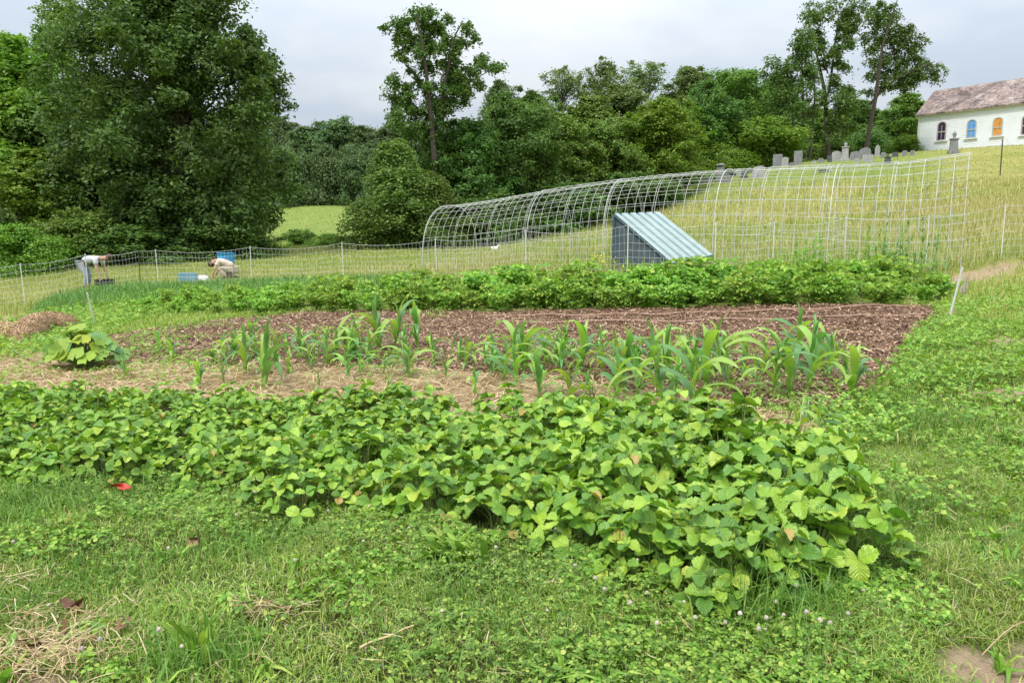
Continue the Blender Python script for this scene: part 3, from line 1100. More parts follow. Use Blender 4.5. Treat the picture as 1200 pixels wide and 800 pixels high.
pps = []
for i in range(8):
    s_me, l_me = make_potato(500 + i)
    r = obj('potato_plant', s_me)
    tag(r, 'bushy green potato plant in the long row behind the mulch bed', 'potato plant', 'potato plants in the long row')
    obj('foliage', l_me, r)
    pps.append(r)
npot = 0
for row, (dy, jit) in enumerate(((0, 3), (-5, 3), (-10, 4))):
    px = 150 + row * 26
    while px < 1108:
        py = np.interp(px, [200, 330, 600, 800, 1000, 1108], [371, 368, 365, 362, 357.5, 357]) + dy * np.interp(px, [200, 500, 1100], [.9, 1, 1.3])
        g = gp(px + random.uniform(-6, 6), py + random.uniform(-1.5, 1.0))
        top = np.interp(px, [150, 330, 440, 560, 760, 1000, 1060, 1108], [18, 34, 40, 47, 50, 54, 44, 28]) + (6 if row else 0)
        s = top * g[1] / F / .66 * random.uniform(.68, 1.0)
        dup(pps[npot % 8], g - [0, 0, .02], random.uniform(0, 2 * PI), (s * .92, s * .92, s), tilt=(random.uniform(-.1, .1), random.uniform(-.1, .1)))
        npot += 1
        px += random.uniform(.8, 1.2) * .42 * F / g[1]
for r in pps:
    drop(r)
print('potato plants', npot)

# ------------------------------------------------------------------ squash
def disc_leaf(rs, r_, cup):
    n = 18
    a = np.linspace(.25, 2 * PI - .25, n)
    rad = r_ * (1 + .12 * np.cos(5 * a) + .04 * np.sin(17 * a)) * (.85 + .15 * np.cos(a - PI))
    vs = [np.zeros(3)]
    for k, f in ((.5, .6), (1.0, 1.0)):
        for i in range(n):
            vs.append(np.array([-rad[i] * k * math.cos(a[i]) * 1.0, rad[i] * k * math.sin(a[i]), cup * r_ * k * k + .05 * r_ * math.sin(a[i] * 6) * k - .10 * r_ * (k > .9)]))
    vs = np.array(vs)
    vs[:, 0] = -vs[:, 0]
    f3 = [[0, i + 1, i + 2] for i in range(n - 1)]
    f4 = [[1 + i, 1 + n + i, 2 + n + i, 2 + i] for i in range(n - 1)]
    return vs, f3, f4


def squash(px, py, wpx, hpx, label):
    g = gp(px, py)
    sc_ = g[1] / F
    rs = np.random.default_rng(71)
    st, lv = MB(), MB()
    W_, H_ = wpx * sc_ / 2, hpx * sc_
    for i in range(64):
        a = rs.uniform(0, 2 * PI)
        q = math.sqrt(rs.uniform(0, 1))
        tip = np.array([math.cos(a) * q * W_, math.sin(a) * q * W_ * .8, H_ * (1.02 - .75 * q ** 1.6) * rs.uniform(.75, 1.05)])
        k = np.linspace(0, 1, 5)[:, None]
        p = tip[None] * np.concatenate([k ** 1.2, k ** 1.2, np.sin(k * PI / 2)], 1)
        tube(st, p, np.linspace(.011, .007, 5), 5, cap=False)
        up = nrm(np.array([math.cos(a) * q * 1.1, math.sin(a) * q * 1.1 - .25, 1.0]) + rs.normal(0, .32, 3))
        d = nrm(np.array([math.cos(a), math.sin(a), 0]))
        d = nrm(d - up * np.dot(d, up))
        v, f3, f4 = disc_leaf(rs, rs.uniform(.065, .115), rs.uniform(.1, .5))
        n0 = lv.n
        v = v @ rot_basis(d, up) + tip
        lv.add(v, f3)
        lv.l.append((np.array(f4) + n0).ravel())
        lv.s.append(np.full(len(f4), 4))
        lv.m.append(np.zeros(len(f4)))
    r = obj('squash_plant', st.mesh('squash_stems', M['stem'], True), loc=g)
    tag(r, label, 'squash plant')
    obj('leaves', lv.mesh('squash_leaves', M['squash'], True), r)


squash(102, 432, 92, 50, 'large leaved squash plant mounded at the left end of the straw strip')

# ------------------------------------------------------------------ single weeds and small plants
def broad_clump(name, px, py, nl, L0, L1, W0, e0, e1, mat, label, cat, seed, spread=.03, group=None):
    rs = np.random.default_rng(seed)
    g = gp(px, py)
    lv = MB()
    for i in range(nl):
        a = rs.uniform(0, 2 * PI)
        b = np.array([rs.normal(0, spread), rs.normal(0, spread), 0])
        ribbon(lv, b, a, rs.uniform(L0, L1), W0 * rs.uniform(.7, 1.2), R(rs.uniform(*e0)), R(rs.uniform(*e1)), .05, rs, ns=8, fold=.3)
    return tag(obj(name, lv.mesh(name, mat, True), loc=g), label, cat, group)


broad_clump('plantain_weed', 237, 772, 22, .08, .19, .022, (62, 88), (20, 80), M['weed'], 'bright tuft of broad upright blades near the bottom left of the lawn', 'weed', 1, .035)
broad_clump('dock_weed', 535, 650, 34, .08, .17, .036, (40, 85), (-20, 45), M['weed'], 'low leafy dock weed in front of the strawberry row', 'weed', 2, .06)
broad_clump('plantain_weed', 15, 790, 14, .05, .11, .03, (30, 75), (0, 50), M['weed'], 'small broad leaved weed beside the straw in the lawn corner', 'weed', 3, .03)
broad_clump('grass_plant', 945, 500, 16, .12, .30, .022, (60, 88), (-30, 60), M['corn'], 'clump of wide grass blades by the end of the corn rows', 'weed', 4, .06)
def airy_weed(px, py, n, h0, h1, spread, mat, label, seed):
    """thin upright stems set with small narrow leaves"""
    rs = np.random.default_rng(seed)
    g = gp(px, py)
    st, lv = MB(), MB()
    for k_ in range(n):
        b = np.array([rs.normal(0, spread), rs.normal(0, spread), 0])
        H = rs.uniform(h0, h1) * .85
        t = b + np.array([rs.normal(0, .10), rs.normal(0, .10), H])
        kk = np.linspace(0, 1, 5)[:, None]
        tube(st, b * (1 - kk) + t * kk + rs.normal(0, .012, (5, 3)), np.linspace(.007, .003, 5), 4, cap=False)
        for q in range(22):
            f = rs.uniform(.1, 1.0)
            ribbon(lv, b * (1 - f) + t * f, rs.uniform(0, 2 * PI), rs.uniform(.07, .20) * (1.15 - .6 * f), .024, R(rs.uniform(15, 70)), R(rs.uniform(-50, 30)), .05, rs, ns=5, fold=.2)
    r = tag(obj('tall_weed', st.mesh('tall_weed_stems', M['stem']), loc=g), label, 'weed')
    obj('leaves', lv.mesh('tall_weed_leaves', mat, True), r)


for i, (px, py, n, a, b, w, lab) in enumerate([
        (1062, 332, 130, .6, 1.5, .030, 'tall bluish leafed plant inside the right end of the hoop tunnel'),
        (1022, 332, 70, .7, 1.5, .024, 'tall dark stemmed plant beside the tunnel wall, left of the bluish one'),
        (1040, 336, 90, .45, 1.1, .028, 'shorter leafy plant between the two tall ones in the tunnel'),
        (945, 332, 120, .5, 1.15, .022, 'feathery pale green plant rising above the right part of the potato row'),
        (925, 332, 30, .3, .55, .02, 'small feathery plant next to the taller feathery one behind the potatoes'),
        (740, 330, 24, .3, .55, .03, 'upright leafy weed in front of the dark side of the shelter'),
        (775, 330, 20, .3, .5, .03, 'upright leafy weed in front of the low edge of the shelter')]):
    if i < 4:
        airy_weed(px, py, (26, 15, 18, 26)[i], a, b, (.34, .16, .22, .20)[i], M['potato'] if i % 2 else M['garlic'], lab, 20 + i)
    else:
        broad_clump('tall_weed', px, py, n, a, b, w, (66, 89), (10, 85), M['weed'], lab, 'weed', 20 + i, .14)


def flower_patch(name, px, py, n, W_, H_, label, seed):
    rs = np.random.default_rng(seed)
    g = gp(px, py)
    st, fl = MB(), MB()
    pts = []
    for i in range(n):
        b = np.array([rs.normal(0, W_), rs.normal(0, W_), 0])
        t = b + np.array([rs.normal(0, .05), rs.normal(0, .05), H_ * rs.uniform(.7, 1.1)])
        tube(st, np.array([b, (b + t) / 2 + rs.normal(0, .01, 3), t]), .004, 4, cap=False)
        for _ in range(7):
            pts.append(t + rs.normal(0, .035, 3))
    leaf_quads(fl, np.array(pts), rs.normal(0, .4, (len(pts), 3)) + [0, 0, 1], .035, .9)
    r = tag(obj(name, st.mesh(name + '_stems', M['stem']), loc=g), label, 'flowering plant')
    fo = obj('flowers', fl.mesh(name + '_flowers', M['yellow_flower']), r)
    fo['kind'] = 'stuff'
    if n > 30:
        r['kind'] = 'stuff'


flower_patch('mustard_plant', 708, 334, 16, .16, .52, 'pale yellow flowering plant at the back of the potato row', 5)
p_ = gp(1035, 246)
flower_patch('mustard_plant', 1035, 246, 60, .45, .42, 'bright yellow flowering patch on the dry slope seen through the tunnel', 6)

# clover heads
hd, stm = MB(), MB()
q = nrm(np.random.default_rng(8).normal(size=(60, 3)))
q[:, 2] = np.abs(q[:, 2]) * 1.2 - .3
leaf_quads(hd, q * .0075, q, .0085, .5, fold=.05)
ball(hd, (0, 0, 0), .006, 0, 7, 5)
tube(stm, np.array([[0, 0, -.16], [.003, 0, -.08], [0, 0, -.004]]), .0011, 4)
cf = obj('clover_flower', hd.mesh('clover_head', M['flower_white']))
tag(cf, 'small white clover flower on a thin stem in the lawn before the strawberries', 'clover flower', 'white clover flowers in the lawn')
obj('stem', stm.mesh('clover_stem', M['stem']), cf)
fl_px = [(892, 705), (905, 722), (898, 735), (878, 690), (860, 678), (915, 738), (940, 748), (960, 752), (970, 742), (895, 745), (850, 716), (865, 745), (812, 748), (800, 735), (846, 742), (930, 712), (918, 698), (885, 752),
         (658, 617), (700, 690), (648, 626), (672, 672), (706, 700), (748, 670), (385, 618), (430, 600), (425, 640), (355, 575), (700, 625), (740, 720), (760, 700), (580, 650), (60, 720), (158, 716), (190, 768), (215, 776),
         (120, 778), (102, 790), (345, 675), (300, 592), (280, 622), (480, 640), (1010, 712), (990, 740), (1040, 495), (1065, 480), (1100, 462), (1140, 450), (1020, 478), (1080, 440), (640, 745), (520, 740), (770, 760), (20, 655), (200, 660)]
for px, py in fl_px:
    g = gp(px + random.uniform(-3, 3), py + 14)
    hh = random.uniform(.06, .13)
    s = random.uniform(.62, 1.05) * (1 + .25 * (g[1] > 4))
    dup(cf, g + [0, 0, hh], random.uniform(0, 6), (s, s, s), tilt=(random.uniform(-.25, .25), random.uniform(-.25, .25)))
drop(cf)

# fallen things in the lawn
def crumpled(name, px, py, L_, W_, mat, label, cat, seed, curl=.6, dz=.02):
    rs = np.random.default_rng(seed)
    g = gp(px, py)
    mb = MB()
    for k in range(rs.integers(2, 4)):
        v, f, uv = leaflet(L_, W_, .4, -curl, 9, 7, .08)
        v = v + rs.normal(0, L_ * .03, v.shape)
        v = v - [L_ / 2, 0, 0]
        d = rs.normal(0, 1, 3) * [1, 1, .3]
        u = nrm(np.array([rs.normal(0, .6), rs.normal(0, .6), 1.0]))
        d = nrm(nrm(d) - u * np.dot(nrm(d), u))
        mb.add(v @ rot_basis(d, u) + np.array([rs.normal(0, L_ * .2), rs.normal(0, L_ * .2), dz + .01 * k + L_ * .2]), f, 0, uv)
    return tag(obj(name, mb.mesh(name, mat, True), loc=g), label, cat)


crumpled('dead_leaf', 146, 748, .045, .04, M['dead_leaf'], 'dark brown curled dead leaf alone in the grass right of the straw', 'dead leaf', 1)
crumpled('dead_leaf', 84, 728, .048, .042, M['dead_leaf'], 'brown dead leaf at the upper end of the straw on the lawn', 'dead leaf', 2)
crumpled('dead_leaf', 77, 752, .04, .04, M['dead_leaf'], 'reddish brown dead leaf lying in the middle of the straw', 'dead leaf', 3)
crumpled('dead_leaf', 228, 646, .045, .04, M['dead_leaf'], 'small brown dead leaf standing in the grass below the strawberry row', 'dead leaf', 4)
crumpled('dead_leaf', 35, 772, .05, .045, M['dead_leaf'], 'rusty dead leaf nearest the bottom left corner of the lawn', 'dead leaf', 5)
crumpled('red_leaf', 142, 590, .055, .06, M['red_leaf'], 'bright red leaf at the front edge of the strawberry row', 'leaf', 6, .3, .065)

g0, g1 = gp(420, 774), gp(484, 748)
mb = MB()
k = np.linspace(0, 1, 7)[:, None]
pts = g0 * (1 - k) + g1 * k + np.array([0, 0, .045]) + np.random.default_rng(3).normal(0, .003, (7, 3))
tube(mb, pts - pts.mean(0), np.linspace(.0045, .003, 7), 6)
tag(obj('stick', mb.mesh('stick', M['straw'], True), loc=pts.mean(0)), 'thin straight pale stick lying in the front lawn', 'stick')
g0, g1 = gp(1150, 778), gp(1215, 735)
mb = MB()
pts = g0 * (1 - k) + g1 * k + np.array([0, 0, .03]) + np.array([0, 0, .03]) * np.sin(k * PI)
tube(mb, pts - pts.mean(0), .0022, 5)
tag(obj('grass_stalk', mb.mesh('grass_stalk', M['straw'], True), loc=pts.mean(0)), 'single pale grass stalk lying across the bare dirt patch', 'grass stalk')
# small pale strawberry
g = gp(677, 612)
mb = MB()
lathe(mb, [(.0, -.014), (.008, -.011), (.013, -.002), (.015, .006), (.011, .013), (.0, .015)], 10)
o = tag(obj('strawberry', mb.mesh('strawberry', plain('unripe_berry', (.66, .36, .22), .4), True), loc=g + [0, 0, .06]), 'pale unripe strawberry hanging at the front of the row', 'strawberry')
mb = MB()
leaf_quads(mb, np.array([[.006, 0, .016], [-.006, 0, .016], [0, .006, .016], [0, -.006, .016]]), np.tile([0, 0, 1.0], (4, 1)), .014, .5)
tube(mb, np.array([[0, 0, .015], [.01, .02, .05], [.015, .05, .04]]), .0012, 4)
obj('calyx', mb.mesh('calyx', M['stem']), o)

# drip lines on the mulch
M['drip'] = plain('drip_tape', (.42, .26, .19), .6)
for n, (pts, lab) in enumerate([([(600, 381), (700, 380), (850, 378), (960, 376), (1040, 375), (1086, 373)], 'thin brown drip line lying across the mulch, the one nearer the corn'),
                                ([(560, 373), (650, 372), (800, 370), (960, 367), (1060, 363)], 'thin brown drip line on the mulch at the foot of the potato row')]):
    w = np.array([gp(*p) for p in pts])
    k = np.linspace(0, len(w) - 1, 40)
    q = np.stack([np.interp(k, np.arange(len(w)), w[:, j]) for j in range(3)], 1)
    q[:, 2] = gz(q[:, 0], q[:, 1]) + .055
    q[:, 1] += .03 * np.sin(np.arange(40) * .9)
    mb = MB()
    tube(mb, q - q[0], .011, 6)
    tag(obj('drip_line', mb.mesh('drip_line', M['drip'], True), loc=q[0]), lab, 'drip line')

# straw pile at the left edge
def straw_pile(path, rad, label, seed, n):
    rs = np.random.default_rng(seed)
    w = np.array([gp(*p) for p in path])
    k = np.linspace(0, len(w) - 1, 26)
    q = np.stack([np.interp(k, np.arange(len(w)), w[:, j]) for j in range(3)], 1)
    rr = np.interp(k, np.arange(len(w)), rad) * .88 * np.clip(np.minimum(np.arange(26) + .35, 25.35 - np.arange(26)) / 3.2, .1, 1) ** .5
    q[:, 2] = gz(q[:, 0], q[:, 1]) + rr * .6
    mb = MB()
    tube(mb, q - q[0], rr * (1 + .12 * np.sin(np.arange(26) * 1.7)), 14)
    mb.v[0] = mb.v[0] + rs.normal(0, .02, mb.v[0].shape)
    o = tag(obj('straw_pile', mb.mesh('straw_pile', M['pile'], True), loc=q[0]), label, 'straw pile')
    mb = MB()
    ci = rs.integers(0, 25, n)
    f = rs.uniform(0, 1, n)[:, None]
    c = q[ci] * (1 - f) + q[ci + 1] * f
    d = nrm(rs.normal(size=(n, 3)))
    d[:, 2] = np.abs(d[:, 2]) * 1.1 - .15
    c = c + d * (rr[ci] * 1.02)[:, None] - q[0]
    t = nrm(np.cross(d, rs.normal(size=(n, 3))))
    s = np.cross(d, t)
    L_ = rs.uniform(.04, .13, n)[:, None]
    v = np.stack([c - t * L_ - s * .006, c - t * L_ + s * .006, c + t * L_ + s * .004 + d * .03, c + t * L_ - s * .004 + d * .03], 1).reshape(-1, 3)
    mb.add(v, np.arange(n * 4).reshape(-1, 4))
    so = obj('strands', mb.mesh('straw_strands', M['hay']), o)
    so['kind'] = 'stuff'


M['pile'] = litter_mat('hay_core', [(.3, (.14, .085, .04)), (.55, (.30, .20, .10)), (.75, (.42, .29, .16))], 4, 30)
M['hay'] = leafmat('hay_strand', [(0, (.28, .18, .085)), (.5, (.52, .37, .19)), (1, (.70, .55, .33))], .05, .7)
straw_pile([(22, 410), (38, 397), (58, 390), (84, 388)], [.20, .27, .25, .20], 'arched brown roll of old hay beside the squash plant', 1, 5200)
straw_pile([(-60, 408), (-20, 406), (10, 404), (28, 402)], [.26, .25, .24, .18], 'low tan heap of old hay at the left edge', 2, 5200)

# ------------------------------------------------------------------ stakes
def stake(name, p0, p1, r, mat, label, cat='stake'):
    mb = MB()
    p0, p1 = np.array(p0), np.array(p1)
    k = np.linspace(0, 1, 5)[:, None]
    pts = p0 * (1 - k) + p1 * k
    tube(mb, pts - p0, np.array([r * .8, r, r, r, r * .9]), 8)
    return tag(obj(name, mb.mesh(name, mat, True), loc=p0), label, cat)


g = gp(1110, 380)
stake('white_stake', g - [0, 0, .05], P(1128, 313, g[1] - .1), .014, M['post_white'], 'thin white stake leaning right at the end of the mulch bed')
g = gp(113, 384)
stake('white_stake', g - [0, 0, .05], P(102, 343, g[1] - .2), .014, M['post_white'], 'thin white stake leaning left above the squash plant')
g = gp(1129, 345)
mb = MB()
for i, (dx, h, r) in enumerate(((0, .30, .028), (.05, .24, .02), (-.04, .20, .018))):
    tube(mb, np.array([[dx * 1.4, 0, -.05], [dx, .01, h * .5], [dx * .4 + .02, .01, h]]), [r, r, r * .8], 7)
tag(obj('wood_stump', mb.mesh('wood_stump', M['wood'], True), loc=g), 'short bundle of grey broken wood posts beside the leaning white stake', 'post')
p0 = gp(1172, 206)
stake('iron_stake', p0, P(1175, 163, p0[1]), .035, M['post_dark'], 'thin dark leaning stake alone on the slope below the church')
# board lying by the fence
g = gp(475, 336)
mb = MB()
box(mb, (0, 0, .10), (.85, .20, .04), 0, .05)
box(mb, (.1, .14, .05), (.9, .04, .12), 0, -.04)
tag(obj('wooden_board', mb.mesh('wooden_board', plain('brown_board', (.20, .10, .07), .8)), loc=g), 'reddish brown board lying by the net behind the potato row', 'board')

# ------------------------------------------------------------------ net fence
posts = [(-120, 360, 17.3, 0), (30, 358, 19.2, -.05), (104, 344, 20.5, -.02), (165, 338, 22.2, 0), (186, 335, 22.5, -.03), (295, 331, 22.0, 0), (403, 327, 21.5, -.03), (512, 325, 20.6, -.03), (617, 322, 18.0, -.03),
         (735, 323, 15.5, 0), (837, 325, 14.6, 0), (905, 318, 15.6, 0), (990, 309, 17.2, -.03), (1085, 306, 15.8, 0), (1173, 303, 14.7, 0), (1260, 301, 13.6, 0)]
fence = thing('net_fence', 'white electric netting fence on thin plastic posts between beds and meadow', 'fence')
NH = 1.04
base, topp = [], []
for i, (px, py, Y, ln) in enumerate(posts):
    q = P(px, py, Y)
    b = on_ground(q[0], q[1])
    t = b + np.array([ln, 0, NH])
    base.append(b)
    topp.append(t)
    mb = MB()
    k = np.linspace(0, 1, 4)[:, None]
    tube(mb, (b - [0, 0, .1]) * (1 - k) + (t + [0, 0, .04]) * k, .012, 7)
    dark = px in (165,)
    o = obj('post', mb.mesh('fence_post', M['post_dark'] if dark else M['post_white'], True), fence)
    if dark:
        o['label'] = 'dark metal corner post'
base, topp = np.array(base), np.array(topp)
mb = MB()
rows = [.02, .12, .24, .37, .51, .66, .83, 1.0]
for i in range(len(posts) - 1):
    L_ = np.linalg.norm(base[i + 1] - base[i])
    ns = max(6, int(L_ / .5))
    k = np.linspace(0, 1, ns + 1)
    sag = .11 * 4 * k * (1 - k) * min(1, L_ / 3)
    bb = base[i] * (1 - k)[:, None] + base[i + 1] * k[:, None]
    bb[:, 2] = gz(bb[:, 0], bb[:, 1])
    tt = topp[i] * (1 - k)[:, None] + topp[i + 1] * k[:, None]
    tt[:, 2] -= sag
    wv = np.sin(k * L_ * 1.3) * .05
    for j, h in enumerate(rows):
        p = bb * (1 - h) + tt * h
        p[:, 1] += wv * math.sin(PI * min(h + .2, 1))
        tube(mb, p, .0024 if j < 7 else .0036, 3, cap=False)
    nv = int(L_ / .115)
    for j in range(1, nv):
        q = j / nv
        b = np.array([np.interp(q, k, bb[:, c]) for c in range(3)])
        t = np.array([np.interp(q, k, tt[:, c]) for c in range(3)])
        m_ = b * .5 + t * .5 + [random.gauss(0, .01), np.interp(q, k, wv), 0]
        tube(mb, np.array([b + [0, 0, .02], m_, t]), .0019, 3, cap=False)
obj('netting', mb.mesh('netting', M['net']), fence)

# ------------------------------------------------------------------ hoop tunnel
T0, T1 = np.array([8.49, 14.0]), np.array([-2.79, 23.0])
HD = np.array([.518, .855])
tunnel = thing('hoop_tunnel', 'long arched tunnel of bare galvanised wire panels across the meadow', 'hoop tunnel', (T0[0], T0[1], gz(*T0)))
torg = np.array([T0[0], T0[1], gz(*T0)])


def arch(s, u):
    """s 0..1 along the tunnel, u 0..1 over the arch from the near to the far side"""
    W_ = 2.5 + .55 * s
    H_ = 2.30 - .32 * s
    b = T0 * (1 - s) + T1 * s
    a = PI * (1 - u)
    off = W_ * (.5 - .5 * np.sign(np.cos(a)) * np.abs(np.cos(a)) ** .80 * -1 - .0)
    off = W_ * (.5 - .5 * np.sign(math.cos(PI * u)) * abs(math.cos(PI * u)) ** .85)
    z = H_ * abs(math.sin(PI * u)) ** .70
    x, y = b + HD * off
    g = gz(x, y)
    xn, yn = b
    xf, yf = b + HD * W_
    gl = gz(xn, yn) * (1 - u) + gz(xf, yf) * u
    return np.array([x, y, gl + z])


NPAN, PER = 11, 5
US = np.linspace(0, 1, 23)
for pn in range(NPAN):
    mb = MB()
    s0, s1 = pn / NPAN, (pn + 1) / NPAN
    wob = random.gauss(0, .015)
    for j in range(PER + 1):
        s = s0 + (s1 - s0) * j / PER + (-.002 if j == PER else .002 if j == 0 else 0)
        p = np.array([arch(s, u) for u in US])
        p[:, 2] += wob * np.sin(PI * US) - torg[2]
        p[:, 0] -= torg[0]
        p[:, 1] -= torg[1]
        tube(mb, p, .0050, 4, cap=False)
    for u in np.linspace(.0, 1, 17):
        p = np.array([arch(s0 + (s1 - s0) * k, u) for k in np.linspace(-.01, 1.01, 3)]) - torg
        p[:, 2] += wob * math.sin(PI * u)
        tube(mb, p, .0042, 4, cap=False)
    obj('wire_panel', mb.mesh('wire_panel', M['wire'], True), tunnel)
for s in (.17, .345, .55, .72, 1.0):
    mb = MB()
    p = np.array([arch(s, u) for u in US]) - torg
    tube(mb, p * [1, 1, 1.005], .0085, 6)
    obj('hoop', mb.mesh('hoop', M['wire'], True), tunnel)
mb = MB()
for u in (.40, .56):
    p = np.array([arch(s, u) for s in np.linspace(.0, 1, 14)]) - torg
    tube(mb, p, .006, 5)
obj('purlin', mb.mesh('purlin', M['wire'], True), tunnel)

# ------------------------------------------------------------------ corrugated shelter
def shelter():
    kk = .95
    def c(px, py, Y):
        return CAM + (P(px, py, Y) - CAM) * kk
    A, B = c(720, 250, 17.2), c(774, 248, 18.46)      # upper edge
    C, D = c(788, 308, 16.2), c(837, 298, 17.38)      # lower edge
    o = A.copy()
    o[2] = gz(A[0], A[1])
    root = thing('animal_shelter', 'small lean-to shelter with ribbed pale blue metal roof behind the net', 'shelter', o)
    n = 120
    mb = MB()
    s = np.linspace(0, 1, n)
    nor = nrm(np.cross(C - A, B - A))
    if nor[2] < 0:
        nor = -nor
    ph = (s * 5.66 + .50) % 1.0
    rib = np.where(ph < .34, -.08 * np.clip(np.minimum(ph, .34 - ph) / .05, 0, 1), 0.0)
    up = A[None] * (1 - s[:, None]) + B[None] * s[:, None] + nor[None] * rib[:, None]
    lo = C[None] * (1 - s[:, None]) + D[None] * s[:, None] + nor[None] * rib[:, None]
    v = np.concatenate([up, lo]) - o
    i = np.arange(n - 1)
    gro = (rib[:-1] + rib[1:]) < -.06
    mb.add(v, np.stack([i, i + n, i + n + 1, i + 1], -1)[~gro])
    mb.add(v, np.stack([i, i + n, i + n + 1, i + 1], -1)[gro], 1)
    mb.add(v - nor * .012, np.stack([i, i + 1, i + n + 1, i + n], -1))
    roof = obj('roof', mb.mesh('shelter_roof', [M['roofblue'], M['groove']]), root)
    # framing
    def gl(p):
        return np.array([p[0], p[1], gz(p[0], p[1])])
    mb = MB()
    d = nrm(B - A)
    pts = {'A': A + d * .03 - nor * .05, 'B': B - d * .03 - nor * .05, 'C': C + d * .03 - nor * .05, 'D': D - d * .03 - nor * .05}
    for a, b in (('A', 'B'), ('C', 'D'), ('A', 'C'), ('B', 'D')):
        tube(mb, np.array([pts[a], pts[b]]) - o, .035, 6)
    for a in 'ABCD':
        tube(mb, np.array([gl(pts[a]), pts[a]]) - o, .04, 6)
    obj('frame', mb.mesh('shelter_frame', M['groove']), root)
    mb = MB()
    inn = d * .05
    for (p, q, p2, q2) in ((A, C, None, None), (B, D, None, None)):
        sg = 1 if p is A else -1
        a1, a2 = p + inn * sg - nor * .03, q + inn * sg - nor * .03
        b1, b2 = gl(a1), gl(a2)
        m_ = nrm(np.cross(a2 - a1, b1 - a1)) * .01
        v = np.array([a1, a2, b2, b1]) - o
        mb.add(np.concatenate([v + m_, v - m_]), [[0, 1, 2, 3], [7, 6, 5, 4], [0, 4, 5, 1], [1, 5, 6, 2], [2, 6, 7, 3], [3, 7, 4, 0]])
    obj('side_panel', mb.mesh('shelter_side', M['sideblue']), root)
    mb = MB()
    a1, a2 = A + inn - nor * .05, B - inn - nor * .05
    b1, b2 = gl(a1), gl(a2)
    m_ = nrm(np.cross(a2 - a1, b1 - a1)) * .01
    v = np.array([a1, a2, b2, b1]) - o
    mb.add(np.concatenate([v + m_, v - m_]), [[0, 1, 2, 3], [7, 6, 5, 4], [0, 4, 5, 1], [1, 5, 6, 2], [2, 6, 7, 3], [3, 7, 4, 0]])
    obj('back_panel', mb.mesh('shelter_back', M['sideblue']), root)


M['roofblue'] = plain('pale_blue_metal', (.33, .42, .415), .6, .0, nscale=4, amp=.12)
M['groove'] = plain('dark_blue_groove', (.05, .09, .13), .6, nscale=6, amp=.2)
M['sideblue'] = plain('dark_blue_panel', (.070, .095, .115), .7, nscale=6, amp=.3)
shelter()

